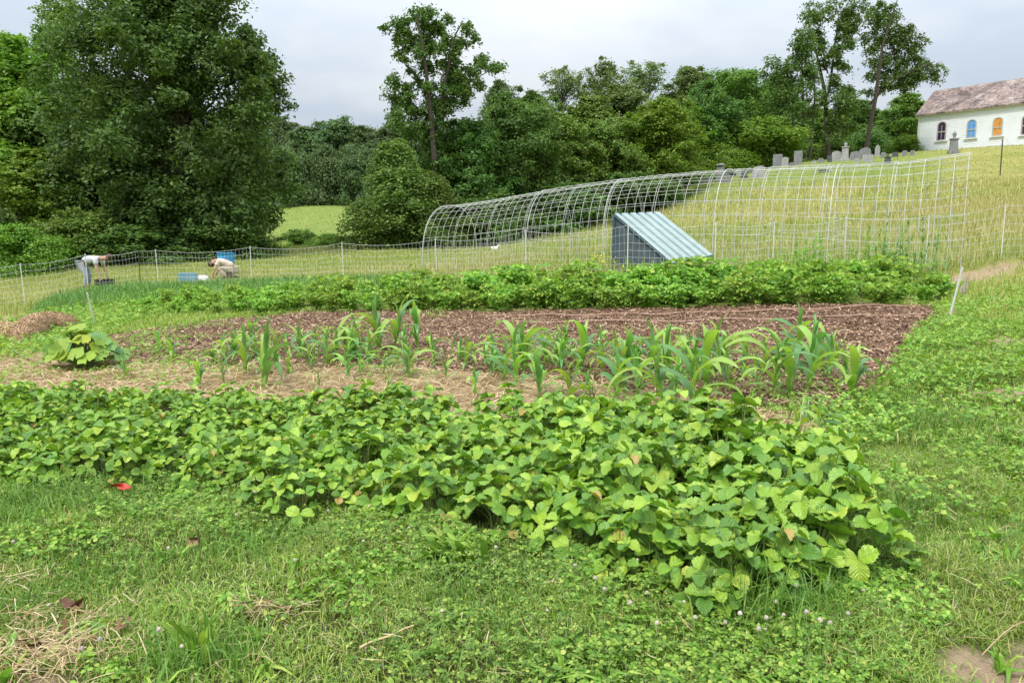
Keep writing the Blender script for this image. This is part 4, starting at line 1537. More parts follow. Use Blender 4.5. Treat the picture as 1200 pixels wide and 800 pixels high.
# ------------------------------------------------------------------ church
def church():
    g = P(1075, 178, 87)
    A = g.copy()
    A[2] = min(gz(A[0], A[1]), g[2])
    w = np.array([.643, -.766, 0])
    n = np.array([.766, .643, 0])          # away from the viewer
    z0 = A[2] - .8
    eave = P(1075, 134, 87)[2]
    ridge = P(1094, 108, 90)[2]
    Lc, D = 18.5, 4.5
    root = thing('church', 'white clapboard country church with arched coloured windows on the hilltop', 'church', (A[0], A[1], A[2]))
    o = np.array([A[0], A[1], A[2]])

    def pt(s, d, z):
        return A * [1, 1, 0] + w * s + n * d + np.array([0, 0, z]) - o
    # walls
    mb = MB()
    c = [pt(0, 0, z0), pt(Lc, 0, z0), pt(Lc, 2 * D, z0), pt(0, 2 * D, z0)]
    e = [pt(0, 0, eave), pt(Lc, 0, eave), pt(Lc, 2 * D, eave), pt(0, 2 * D, eave)]
    r0, r1 = pt(0, D, ridge), pt(Lc, D, ridge)
    v = np.array(c + e + [r0, r1])
    mb.add(v, [[2, 3, 7, 6]])
    mb.add(v, [[3, 0, 4, 8, 7], [1, 2, 6, 9, 5]])
    nb_ = 26
    for j in range(nb_):           # lapped boards
        za, zb = z0 + (eave - z0) * j / nb_, z0 + (eave - z0) * (j + 1) / nb_
        mb.add([pt(0, -.03, za), pt(Lc, -.03, za), pt(Lc, -.004, zb), pt(0, -.004, zb)], [[0, 1, 2, 3]])
        mb.add([pt(0, 0, za), pt(Lc, 0, za), pt(Lc, -.03, za), pt(0, -.03, za)], [[0, 1, 2, 3]])
    obj('wall', mb.mesh('church_wall', M['clap']), root)
    # roof
    mb = MB()
    sl = nrm(np.array([0, D, ridge - eave]))
    ov, th = .35, .16
    for sgn in (0, 1):
        def q(s, t, lift):
            d = t * D - 0
            z = eave + (ridge - eave) * t
            dd = d if sgn == 0 else 2 * D - d
            return pt(s, dd, z + lift)
        vs = [q(-.35, -.10, .02), q(Lc + .35, -.10, .02), q(Lc + .35, 1.0, .02), q(-.35, 1.0, .02), q(-.35, -.10, .02 + th), q(Lc + .35, -.10, .02 + th), q(Lc + .35, 1.0, .02 + th), q(-.35, 1.0, .02 + th)]
        mb.add(vs, [[3, 2, 1, 0], [4, 5, 6, 7], [0, 1, 5, 4], [1, 2, 6, 5], [2, 3, 7, 6], [3, 0, 4, 7]])
    obj('roof', mb.mesh('church_roof', M['slate']), root)
    mb = MB()
    ax = np.stack([w, n, [0, 0, 1]])
    box(mb, pt(Lc / 2, -.28, eave - .22), (Lc + .5, .10, .26), 0, basis=ax)
    box(mb, pt(Lc / 2, -.12, eave - .12), (Lc + .3, .22, .06), 0, basis=ax)
    obj('cornice', mb.mesh('church_cornice', M['trim']), root)
    for s in (0.02, Lc - .02):
        mb = MB()
        box(mb, pt(s, -.030, (z0 + eave) / 2 - .15), (.26, .06, eave - z0 - .3), 0, basis=ax)
        obj('corner_board', mb.mesh('church_corner', M['trim']), root)
    # windows
    wl = [(2.45, 'dark', 'dark purple arched window'), (5.45, 'blue', 'blue stained glass arched window'), (7.95, 'amber', 'orange stained glass arched window'), (10.6, 'dark', 'dark arched window at the edge'),
          (13.4, 'blue', None), (16.0, 'amber', None)]
    cut = {0: (164, 143.5), 1: (161, 141), 2: (158.5, 138.5), 3: (157, 135.5)}
    for i, (s, cl, lab) in enumerate(wl):
        wp = A + w * s
        sy, ty = cut.get(i, (157, 136))
        pxx = 600 + F * wp[0] / wp[1]
        zs, zt = P(pxx, sy, wp[1])[2], P(pxx, ty, wp[1])[2]
        hw = .37
        sp_ = zt - hw * .9
        a = np.linspace(0, PI, 11)
        def outline(k, dpt):
            pts = [pt(s - hw * k, dpt, zs - (k - 1) * .3), pt(s + hw * k, dpt, zs - (k - 1) * .3)]
            for t in a:
                pts.append(pt(s + hw * k * math.cos(t), dpt, sp_ + hw * .9 * k * math.sin(t)))
            return np.array(pts)
        mb = MB()
        inn, out = outline(1.0, -.095), outline(1.30, -.095)
        inb, outb = outline(1.0, -.020), outline(1.30, -.020)
        m_ = len(inn)
        f = [[j, (j + 1) % m_, (j + 1) % m_ + m_, j + m_] for j in range(m_)]
        mb.add(np.concatenate([inn, out]), f)
        mb.add(np.concatenate([out, outb]), f)
        mb.add(np.concatenate([inb, inn]), f)
        mz = zs + (sp_ - zs) * .55
        box(mb, pt(s, -.075, mz), (2 * hw, .05, .12), 0, basis=ax)
        box(mb, pt(s, -.072, (zs + mz) / 2), (.05, .04, mz - zs), 0, basis=ax)
        box(mb, pt(s, -.072, (sp_ + mz) / 2), (.05, .04, sp_ - mz), 0, basis=ax)
        wo = obj('window', mb.mesh('church_window', M['wtrim'] if cl != 'dark' else M['wtrim_red'], False), root)
        if lab:
            wo['label'] = lab
        mb = MB()
        mb.add(inn * 0 + outline(1.0, -.045), [list(range(m_))])
        obj('pane', mb.mesh('church_pane', M['glass_' + cl]), wo)
        mb = MB()
        box(mb, pt(s, -.11, zs - .16), (1.35, .17, .10), 0, basis=ax)
        obj('sill', mb.mesh('church_sill', M['trim']), wo)


def clap_mat():
    m, nt, b, N, L = newmat('white_clapboard')
    nz = noise(nt, 1.3, 6, .7)
    r = ramp(nt, [(.3, (.72, .75, .80)), (.55, (.80, .83, .88)), (.8, (.84, .86, .90))])
    L(nz.outputs[0], r.inputs[0])
    L(r.outputs[0], b.inputs['Base Color'])
    b.inputs['Roughness'].default_value = .6
    return m


def slate_mat():
    m, nt, b, N, L = newmat('old_slate_roof')
    n1 = noise(nt, .75, 7, .75)
    n2 = noise(nt, 3.5, 4, .7)
    r = ramp(nt, [(.38, (.055, .048, .045)), (.46, (.17, .125, .115)), (.53, (.32, .24, .21)), (.62, (.48, .40, .34))])
    L(math_(nt, 'MULTIPLY_ADD', n2.outputs[0], .45, math_(nt, 'MULTIPLY', n1.outputs[0], .55)), r.inputs[0])
    br = N('ShaderNodeTexBrick')
    br.inputs['Scale'].default_value = 1.0
    br.inputs['Brick Width'].default_value = .5
    br.inputs['Row Height'].default_value = .3
    br.inputs['Mortar Size'].default_value = .02
    br.inputs['Color1'].default_value = (1, 1, 1, 1)
    br.inputs['Color2'].default_value = (.78, .76, .74, 1)
    br.inputs['Mortar'].default_value = (.55, .52, .5, 1)
    L(mixc(nt, 1.0, r.outputs[0], br.outputs[0], 'MULTIPLY'), b.inputs['Base Color'])
    b.inputs['Roughness'].default_value = .8
    return m


M['clap'] = clap_mat()
M['slate'] = slate_mat()
M['trim'] = plain('white_trim', (.72, .72, .70), .6, nscale=3)
M['wtrim'] = plain('window_trim', (.45, .46, .42), .6)
M['wtrim_red'] = plain('window_trim_worn', (.42, .35, .34), .6)
M['glass_dark'] = plain('dark_glass', (.035, .025, .060), .15, nscale=3, amp=.6, spec=.6)
M['glass_blue'] = plain('blue_stained_glass', (.13, .34, .72), .2, nscale=3, amp=.3, spec=.6)
M['glass_amber'] = plain('amber_stained_glass', (.72, .30, .045), .2, nscale=3, amp=.35, spec=.6)
church()

# ------------------------------------------------------------------ gravestones
M['stone'] = plain('grey_granite', (.22, .22, .23), .8, nscale=5, amp=.35, bump=.3)
M['stone_pale'] = plain('pale_marble', (.34, .34, .335), .75, nscale=5, amp=.3, bump=.2)
M['stone_dark'] = plain('dark_granite', (.09, .09, .10), .7, nscale=5, amp=.4, bump=.2)


def slab_profile(kind, w, h):
    if kind == 'round':
        a = np.linspace(0, PI, 9)
        return [(w / 2, 0)] + [(w / 2 * math.cos(t), h - w * .28 + w * .28 * math.sin(t)) for t in a] + [(-w / 2, 0)]
    if kind == 'peak':
        return [(w / 2, 0), (w / 2, h * .72), (w * .25, h * .93), (0, h), (-w * .25, h * .93), (-w / 2, h * .72), (-w / 2, 0)]
    if kind == 'rough':
        return [(w * .5, 0), (w * .47, h * .5), (w * .40, h * .86), (w * .18, h), (-w * .15, h * .95), (-w * .38, h * .84), (-w * .48, h * .4), (-w * .5, 0)]
    return [(w / 2, 0), (w / 2, h * .97), (w * .45, h), (-w * .45, h), (-w / 2, h * .97), (-w / 2, 0)]


def extrude(mb, prof, d, m=0, z=0):
    p = np.array(prof)
    n = len(p)
    f = np.stack([p[:, 0], np.full(n, -d / 2), p[:, 1] + z], 1)
    b = f + [0, d, 0]
    mb.add(np.concatenate([f, b]), [[j + n, (j + 1) % n + n, (j + 1) % n, j] for j in range(n)], m)
    mb.add(f, [list(range(n))[::-1]], m)
    mb.add(b, [list(range(n))], m)


def grave(px, py, wp, hp, kind, mat, label, Y=None):
    g = gp(px, py) if Y is None else P(px, py, Y)
    k = g[1] / F
    w, h = wp * k, hp * k
    root = thing('gravestone', label, 'gravestone', g - np.array([0, 0, .05]), R(-28) + random.gauss(0, .12))
    base = MB()
    if kind in ('urn', 'finial', 'obelisk', 'capped'):
        box(base, (0, 0, h * .06), (w * 1.25, w * 1.0, h * .16))
        obj('plinth', base.mesh('plinth', M[mat]), root)
        mb = MB()
        if kind == 'obelisk':
            v = np.array([[x * w * s, y * w * s, z] for z, s in ((h * .1, .4), (h * .9, .26)) for x, y in ((-1, -1), (1, -1), (1, 1), (-1, 1))] + [[0, 0, h]])
            mb.add(v, [[0, 1, 5, 4], [1, 2, 6, 5], [2, 3, 7, 6], [3, 0, 4, 7]])
            mb.add(v, [[4, 5, 8], [5, 6, 8], [6, 7, 8], [7, 4, 8]])
        else:
            top = h * (.62 if kind == 'urn' else .72 if kind == 'finial' else .88)
            v = np.array([[x * w * s, y * w * s, z] for z, s in ((h * .12, .46), (top, .38)) for x, y in ((-1, -1), (1, -1), (1, 1), (-1, 1))])
            mb.add(v, [[0, 1, 5, 4], [1, 2, 6, 5], [2, 3, 7, 6], [3, 0, 4, 7], [4, 5, 6, 7]])
            box(mb, (0, 0, top + h * .02), (w * 1.0, w * 1.0, h * .05))
        obj('shaft', mb.mesh('shaft', M[mat]), root)
        if kind in ('urn', 'finial', 'capped'):
            mb = MB()
            if kind == 'capped':
                lathe(mb, [(.0, h * .90), (w * .62, h * .90), (w * .55, h * .95), (w * .2, h), (.0, h)], 10)
            else:
                z0 = h * (.66 if kind == 'urn' else .76)
                hh = h - z0
                lathe(mb, [(w * .3, z0), (w * .12, z0 + hh * .2), (w * .26, z0 + hh * .5), (w * .2, z0 + hh * .72), (w * .06, z0 + hh * .82), (w * .09, z0 + hh * .92), (0, h)], 10)
            obj('finial', mb.mesh('finial', M[mat], True), root)
    else:
        box(base, (0, 0, .06), (w * 1.12, max(.34, w * .3), .24))
        obj('plinth', base.mesh('plinth', M[mat]), root)
        mb = MB()
        extrude(mb, slab_profile(kind, w, h), max(.2, w * .16))
        obj('headstone', mb.mesh('headstone', M[mat]), root)
    return root


for a in [
    (818, 206, 13, 7, 'flat', 'stone', 'low wide grey gravestone at the left end of the churchyard'),
    (827, 215, 12, 8, 'flat', 'stone_dark', 'dark low gravestone just left of the dome capped pillar'),
    (808, 211, 11, 7, 'rough', 'stone', 'rough grey gravestone standing by the edge of the trees'),
    (844, 213, 9, 21, 'capped', 'stone', 'square grave pillar with a pale domed cap'),
    (852, 214, 8, 10, 'round', 'stone', 'small grey gravestone touching the dome capped pillar'),
    (857, 203, 12, 10, 'flat', 'stone', 'wide grey gravestone behind the dome capped pillar'),
    (889, 209, 16, 15, 'rough', 'stone_pale', 'large pale rough topped gravestone on a dark base'),
    (899, 193, 3, 9, 'obelisk', 'stone_pale', 'thin pale obelisk left of the tall square stone pair'),
    (911, 196, 10, 15, 'flat', 'stone', 'thick square gravestone with a flat cap beside a smaller one'),
    (920, 195, 7, 11, 'round', 'stone_pale', 'smaller pale gravestone against the right of the flat capped one'),
    (935, 193, 9, 16, 'flat', 'stone', 'tall plain grey gravestone standing apart under the bare trunks'),
    (953, 192, 5, 4, 'round', 'stone_pale', 'tiny pale grave marker right of the tall plain stone'),
    (966, 202, 11, 4, 'flat', 'stone_dark', 'low dark grave slab down the slope from the others'),
    (980, 189, 10, 12, 'round', 'stone_pale', 'round topped pale gravestone left of the finial monument'),
    (990, 189, 8, 22, 'finial', 'stone_pale', 'pale pointed monument topped by a small finial'),
    (1002, 187, 12, 10, 'rough', 'stone', 'low rough grey gravestone right of the finial monument'),
    (1013, 186, 14, 13, 'rough', 'stone', 'broad rough grey gravestone behind the cluster near the tree trunk'),
    (1017, 190, 11, 9, 'flat', 'stone_pale', 'pale square gravestone in front of the broad rough one'),
    (1012, 182, 4, 12, 'urn', 'stone', 'slim grey monument rising above the broad rough stone'),
    (1028, 183, 5, 13, 'peak', 'stone_pale', 'narrow pale pointed gravestone right of the rough stones'),
    (1040, 191, 7, 11, 'urn', 'stone_dark', 'small dark urn monument lower on the slope'),
    (1117, 180, 9, 26, 'urn', 'stone', 'tall urn topped monument standing in front of the church wall'),
    (1131, 173, 3, 10, 'peak', 'stone_dark', 'thin dark upright stone under the blue church window'),
    (1141, 172.5, 3.5, 6, 'round', 'stone', 'small grey stone right of the thin dark one by the church'),
    (1156, 172, 3.5, 4, 'round', 'stone', 'tiny grey grave marker below the orange church window'),
]:
    grave(*a)

for px, py, w_, h_, kd, mt in [(962, 191, 6, 6, 'round', 'stone'), (972, 190, 5, 8, 'flat', 'stone_dark'), (1035, 185, 5, 7, 'round', 'stone'), (1049, 184, 6, 6, 'flat', 'stone_dark'), (1060, 183, 5, 7, 'round', 'stone'),
                               (1069, 182, 4, 6, 'flat', 'stone'), (872, 209, 7, 8, 'flat', 'stone_dark'), (928, 196, 5, 6, 'round', 'stone'), (866, 206, 6, 9, 'round', 'stone_pale'), (1004, 191, 5, 6, 'round', 'stone_pale')]:
    grave(px, py, w_, h_, kd, mt, 'small worn gravestone in the scattered row along the ridge')['group'] = 'small worn gravestones along the ridge'

# ------------------------------------------------------------------ trees
def crown_leaves(lv, lobes, leaf, sub, per, rs, flat=.75, droop=0.0):
    P_, N_, S_ = [], [], []
    for (cx, cy, cz, r) in lobes:
        ns = max(3, int(sub * (r ** 1.0)))
        d = nrm(rs.normal(size=(ns, 3)))
        d[:, 2] = np.where(d[:, 2] < -.72, -d[:, 2] * .8, d[:, 2])
        c = np.array([cx, cy, cz]) + d * r * rs.uniform(.55, 1.0, (ns, 1)) * [1, 1, flat]
        m = rs.integers(int(per * .6), int(per * 1.4) + 1, ns)
        idx = np.repeat(np.arange(ns), m)
        q = rs.normal(size=(len(idx), 3)) * [1, 1, .72]
        rad = (.30 + .22 * rs.uniform(0, 1, ns)) * (r ** .5) * .62
        p = c[idx] + q * rad[idx][:, None]
        dist = np.linalg.norm(q[:, :2], axis=1)
        p[:, 2] -= droop * dist ** 2 * rad[idx]
        P_.append(p)
        N_.append(nrm(d[idx] * .45 + np.array([0, 0, .65]) + rs.normal(0, .45, (len(idx), 3))))
        S_.append(leaf * rs.uniform(.65, 1.3, len(idx)))
    global rng
    keep = rng
    rng = rs
    leaf_quads(lv, np.concatenate(P_), np.concatenate(N_), np.concatenate(S_))
    rng = keep


def limb(mb, a, b, r0, r1, rs, wig=.06, n=7, sides=7):
    k = np.linspace(0, 1, n)[:, None]
    a, b = np.asarray(a, float), np.asarray(b, float)
    L_ = np.linalg.norm(b - a)
    p = a * (1 - k) + b * k + rs.normal(0, wig * L_ * .25, (n, 3)) * np.sin(k * PI) + np.array([0, 0, -.08 * L_]) * np.sin(k * PI)
    tube(mb, p, np.linspace(r0, r1, n), sides, cap=False)


def make_tree(seed, H, Rc, cb, nl, lr, leaf, sub, per, shape, tr=.22, flat=.75, droop=0.0, inner=.3):
    """returns trunk mesh and crown mesh; H height, Rc crown radius, cb crown base as a share of H"""
    rs = np.random.default_rng(seed)
    lobes = []
    for i in range(nl):
        u = rs.uniform(0, 1) if i > 2 else (.93, .82, .88)[i]
        if shape == 'round':
            f = math.sqrt(max(0, 1 - (2 * u * .96 - 1) ** 2)) ** .85
        elif shape == 'oval':
            f = (math.sin(PI * min(1, (u * .92 + .08))) ** .6)
        elif shape == 'cone':
            f = (1 - u) ** .8 * .95 + .06
        elif shape == 'bush':
            f = math.sqrt(max(0, 1 - (u * .98) ** 2))
        else:
            f = (.45 + .55 * u) * math.sqrt(max(0, 1 - u ** 5)) + .05
        a = rs.uniform(0, 2 * PI)
        rad = Rc * f * (rs.uniform(.62, .98) if rs.uniform() > inner else rs.uniform(.1, .6))
        r = lr * rs.uniform(.65, 1.3) * (.65 + .35 * f)
        rad = max(0, rad - r * .45)
        z = cb * H + (1 - cb) * H * u - r * .5 * (u > .7)
        lobes.append((math.cos(a) * rad, math.sin(a) * rad, max(z, r * .45), r))
        if i % 2 == 0 and u > .25:        # stray sprays that break the outline
            q = rs.uniform(1.0, 1.22)
            lobes.append((math.cos(a + .25) * (rad + r * .5) * q, math.sin(a + .25) * (rad + r * .5) * q, max(z + r * rs.uniform(.2, .95), r * .3), r * .34))
    tk, lv = MB(), MB()
    k = np.linspace(0, 1, 8)
    wob = np.cumsum(rs.normal(0, .012 * H, (8, 2)), 0)
    wob[0] = 0
    tp = np.stack([wob[:, 0], wob[:, 1], k * H * .86], 1)
    tube(tk, tp, tr * (1 - .86 * k) * np.where(k == 0, 1.35, 1), 8)
    for (x, y, z, r) in lobes[:: max(1, nl // 26)]:
        zz = max(.12 * H, z - (.25 + .2 * rs.uniform()) * math.hypot(x, y) - .08 * H)
        b = np.array([np.interp(zz, tp[:, 2], tp[:, 0]), np.interp(zz, tp[:, 2], tp[:, 1]), min(zz, H * .85)])
        limb(tk, b, (x, y, z), tr * .38, tr * .07, rs)
    crown_leaves(lv, lobes, leaf, sub, per, rs, flat, droop)
    return tk.mesh('tree_trunk', M['bark'], True), lv.mesh('tree_crown', M['t_mid'])


VAR = {}
#                      seed   H    Rc   cb   nl  lr   leaf sub per shape
VAR['round1'] = (make_tree(1, 10, 4.2, .04, 64, 1.35, .25, 13, 40, 'round'), 10, 4.2)
VAR['round2'] = (make_tree(2, 10, 4.6, .03, 66, 1.30, .25, 13, 40, 'round'), 10, 4.6)
VAR['oval1'] = (make_tree(3, 12, 3.4, .06, 60, 1.15, .24, 13, 38, 'oval'), 12, 3.4)
VAR['oval2'] = (make_tree(4, 12, 3.0, .03, 58, 1.05, .24, 13, 38, 'oval'), 12, 3.0)
VAR['airy'] = (make_tree(5, 13, 2.8, .12, 64, .85, .20, 12, 22, 'fan', .14), 13, 2.8)
VAR['airy2'] = (make_tree(6, 13, 3.0, .10, 66, .85, .20, 12, 22, 'fan', .14), 13, 3.0)
VAR['bush1'] = (make_tree(7, 3, 2.2, .0, 40, .72, .15, 20, 34, 'bush', .07), 3, 2.2)
VAR['bush2'] = (make_tree(8, 3, 2.0, .0, 36, .70, .15, 20, 34, 'bush', .07), 3, 2.0)
VAR['cone'] = (make_tree(9, 8, 3.6, .02, 90, 1.05, .18, 15, 36, 'cone', .2, .5, .35, .45), 8, 3.6)
VAR['wall1'] = (make_tree(10, 11, 4.4, .0, 84, 1.35, .26, 13, 38, 'oval'), 11, 4.4)
VAR['wall2'] = (make_tree(12, 11, 4.0, .0, 80, 1.30, .26, 13, 38, 'oval'), 11, 4.0)


def plant(var, px, Y, top, wpx, mat, label, name='tree', cat='tree', rz=None, group=None, lift=0.0):
    (tm, cm), H, Rc = VAR[var]
    x = P(px, 285, Y)[0]
    Y = Y + (8 if px > 795 else 0)
    x = P(px, 285, Y)[0]
    g = on_ground(x, Y)
    zt = P(px, top, Y)[2]
    h = zt - g[2]
    s, sx = h / H * 1.02, wpx / PXM(Y) / (2 * Rc) * 1.18
    root = thing(name, label, cat, g - np.array([0, 0, .1]), rz if rz is not None else random.uniform(0, 2 * PI), group)
    root.scale = (sx, sx, s)
    obj('trunk', tm, root)
    c = obj('crown', cm, root)
    c.material_slots[0].link = 'OBJECT'
    c.material_slots[0].material = M[mat]
    return root


TREES = [
    # left group
    ('wall1', 18, 41, 48, 190, 't_bright', 'leafy mid green tree at the left edge, the lower neighbour of the big dark maple'),
    ('wall2', -85, 38, 70, 170, 't_bright', 'mid green tree cut by the left edge, outermost of the left group'),
    ('airy', 92, 46, -2, 90, 't_mid', 'thin topped tree whose twigs show above the upper left of the dark maple'),
    ('wall2', 118, 40, 95, 150, 't_deep', 'dark tree squeezed between the big maple and the left edge trees'),
    ('wall1', 280, 43, 130, 120, 't_deep', 'dark tree behind the right flank of the big maple'),
    ('bush1', 100, 31.5, 246, 110, 't_mid', 'dense green bush under the left side of the big maple'),
    ('bush2', 25, 28.0, 262, 84, 't_bright', 'bright rounded bush at the left edge behind the net'),
    ('bush2', 170, 31.5, 262, 120, 't_deep', 'dark shrub under the middle of the big maple'),
    ('bush1', 258, 33, 252, 108, 't_deep', 'dark shrub under the right side of the big maple'),
    ('bush1', -40, 30, 230, 120, 't_deep', 'dark bush outside the left edge behind the bright one'),
    ('wall2', 60, 33.5, 180, 130, 't_bright', 'mid green young tree in front of the left edge group'),
    # small bushes before the far field
    ('bush1', 352, 52, 268, 44, 't_mid', 'green bush left of the far field opening'),
    ('bush2', 388, 49, 272, 40, 't_bright', 'light bush just left of the layered olive tree'),
    # layered olive tree and neighbours
    ('cone', 464, 41, 160, 142, 't_olive', 'layered olive green tree with drooping tiers left of the hoop tunnel'),
    ('cone', 510, 42.5, 200, 100, 't_olive', 'smaller layered olive tree at the left end of the tunnel'),
    # trees behind the tunnel, left to right
    ('wall1', 548, 47, 142, 100, 't_deep', 'dark tree right behind the ivy clad tall trunk'),
    ('round1', 606, 50, 120, 104, 't_deep', 'dark round tree, second to the right of the ivy clad trunk'),
    ('oval1', 588, 62, 100, 70, 't_far', 'bluish tree peeping up behind the dark round tree'),
    ('wall2', 655, 52, 138, 96, 't_mid', 'mid green tree in the middle of the row behind the tunnel'),
    ('airy2', 655, 66, 78, 66, 't_pale', 'pale feathery tall tree, leftmost of the three feathery tops'),
    ('airy', 705, 68, 74, 66, 't_pale', 'pale feathery tall tree, middle of the three feathery tops'),
    ('airy2', 748, 70, 70, 70, 't_pale', 'pale feathery tall tree, rightmost of the three feathery tops'),
    ('oval2', 728, 62, 100, 80, 't_pale', 'pale tree filling the gap under the feathery tops'),
    ('round2', 712, 54, 142, 96, 't_mid', 'round green tree below the feathery tops'),
    ('wall1', 772, 56, 118, 100, 't_bright', 'bright green tree with lit top behind the middle of the tunnel'),
    ('oval1', 800, 70, 82, 80, 't_pale', 'pale tree behind the bright green one'),
    ('wall2', 820, 64, 100, 76, 't_deep', 'dark tree between the bright tree and the churchyard bush'),
    ('round1', 852, 74, 84, 84, 't_mid', 'mid green tree crowning the row left of the tall sparse trees'),
    ('bush1', 885, 63, 142, 106, 't_bright', 'wide bright bush at the churchyard edge above the gravestones'),
    ('bush2', 838, 60, 168, 66, 't_bright', 'bright bush left of the churchyard bush, reaching to the tunnel'),
    ('wall1', 905, 78, 92, 70, 't_deep', 'dark tree behind the wide churchyard bush'),
    ('bush2', 1010, 86, 150, 56, 't_deep', 'dark undergrowth between the two tall trunks'),
    ('bush1', 975, 78, 165, 40, 't_mid', 'low green shrub at the foot of the tall forked tree'),
    ('wall2', 1052, 92, 112, 62, 't_mid', 'round topped green tree just left of the church'),
    ('bush1', 1056, 80, 158, 36, 't_bright', 'small yellow green bush behind the pointed gravestone'),
    ('bush2', 1085, 100, 135, 60, 't_deep', 'dark shrub half hidden behind the church corner'),
    ('wall1', 948, 96, 128, 80, 't_mid', 'green tree behind the slender many trunked tree'),
    ('wall2', 995, 100, 120, 70, 't_deep', 'dark tree behind the bare lower trunks on the ridge'),
    ('bush1', 915, 72, 168, 60, 't_deep', 'dark shrub at the right foot of the wide churchyard bush'),
    ('bush2', 945, 84, 170, 50, 't_mid', 'green shrub behind the tall plain gravestone'),
    ('wall2', 690, 58, 118, 90, 't_mid', 'dense green tree filling the row between the olive tree and the bright one'),
    ('oval1', 625, 58, 112, 80, 't_deep', 'dark oval tree between the round dark tree and the feathery tops'),
    ('wall1', 800, 62, 128, 90, 't_mid', 'mid green tree right of the bright lit one'),
    ('bush1', 560, 45.5, 225, 120, 't_deep', 'dark undergrowth behind the left end of the hoop tunnel'),
    ('bush2', 650, 49, 215, 130, 't_deep', 'dark undergrowth behind the left middle of the hoop tunnel'),
    ('bush1', 735, 53, 205, 120, 't_deep', 'dark undergrowth behind the middle of the hoop tunnel'),
    ('bush2', 800, 57, 195, 90, 't_mid', 'green undergrowth above the shelter roof'),
]
for a in TREES:
    nm = 'bush' if 'bush' in a[0] else 'tree'
    plant(*a, name=nm, cat=nm)
# far tree line beyond the field
for i, (px, top, w, var, Y, lab) in enumerate([
        (300, 168, 70, 'wall1', 118, 'far tree next to the maple, first of the distant tree line'), (335, 140, 48, 'oval1', 122, 'taller far tree rising just right of the big maple'),
        (362, 152, 60, 'wall2', 118, 'far tree, third of the distant tree line from the maple'), (398, 143, 66, 'round1', 120, 'broad round far tree in the middle of the distant tree line'),
        (430, 150, 56, 'wall1', 118, 'far tree, just right of the broad round one'), (462, 148, 60, 'wall2', 116, 'far tree beside the layered olive tree'), (495, 152, 60, 'round1', 118, 'far tree seen behind the ivy clad trunk'),
        (380, 172, 50, 'bush2', 112, 'low far thicket at the left back edge of the field'), (418, 175, 50, 'bush1', 112, 'low far thicket at the middle back edge of the field'), (345, 178, 50, 'bush1', 112, 'low far thicket nearest the maple'),
        (448, 172, 50, 'bush2', 112, 'low far thicket beside the olive tree')]):
    plant(var, px, Y, top, w * 1.15, 't_far', lab)


# the big dark maple
def big_maple():
    Y = 34.5
    g = on_ground(P(212, 285, Y)[0], Y)
    k = 1 / PXM(Y)
    rs = np.random.default_rng(77)
    lobes = []
    # outline as (px, py, radius px), filled with depth of its own
    outl = [(120, 60, 26), (112, 100, 24), (100, 140, 24), (108, 185, 26), (112, 230, 26), (140, 28, 22), (165, 8, 20), (195, 0, 22), (225, -2, 20), (245, 12, 16), (262, 22, 18), (292, 50, 16), (278, 75, 24),
            (308, 72, 13), (302, 105, 20), (318, 118, 13), (300, 145, 22), (310, 175, 18), (296, 205, 24), (290, 240, 26), (290, 268, 20), (240, 275, 28), (180, 278, 28), (130, 268, 26)]
    for px, py, r in outl:
        for _ in range(2):
            lobes.append(((px - 212) * k + rs.normal(0, .25), rs.uniform(-.5, .5) * 4.0, P(px, py, Y)[2] - g[2] + rs.normal(0, .2), r * k * 1.25))
    for _ in range(120):
        a, u = rs.uniform(0, 2 * PI), rs.uniform(0, 1)
        f = math.sin(PI * (u * .86 + .07)) ** .55
        q = rs.uniform(.2, .95)
        lobes.append((math.cos(a) * 4.1 * f * q, math.sin(a) * 4.4 * f * q, .6 + u * 10.4, rs.uniform(.75, 1.25)))
    tk, lv = MB(), MB()
    tp = np.array([[0, 0, -.1], [.1, 0, 1.2], [0, .1, 3], [.15, 0, 5.5], [.05, -.1, 8], [.2, 0, 10.6]])
    tube(tk, tp, [.42, .32, .28, .22, .14, .05], 9)
    for (x, y, z, r) in lobes[::3]:
        x, y, z = x * .72, y * .72, z * .94
        zz = max(1.2, z - .7 * math.hypot(x, y) - .8)
        zz = min(zz, 10)
        limb(tk, (np.interp(zz, tp[:, 2], tp[:, 0]), 0, zz), (x, y, z), .11, .02, rs)
    for _ in range(60):
        a, u = rs.uniform(0, 2 * PI), rs.uniform(.12, 1)
        f = math.sin(PI * (u * .9 + .05)) ** .5
        lobes.append((math.cos(a) * 4.9 * f, math.sin(a) * 4.9 * f, .4 + u * 11.3, rs.uniform(.35, .6)))
    crown_leaves(lv, lobes, .20, 15, 44, rs, .95, .10)
    root = thing('maple_tree', 'huge dark green maple dominating the left behind the net fence', 'tree', g)
    obj('trunk', tk.mesh('maple_trunk', M['bark'], True), root)
    obj('crown', lv.mesh('maple_crown', M['t_maple']), root)


big_maple()


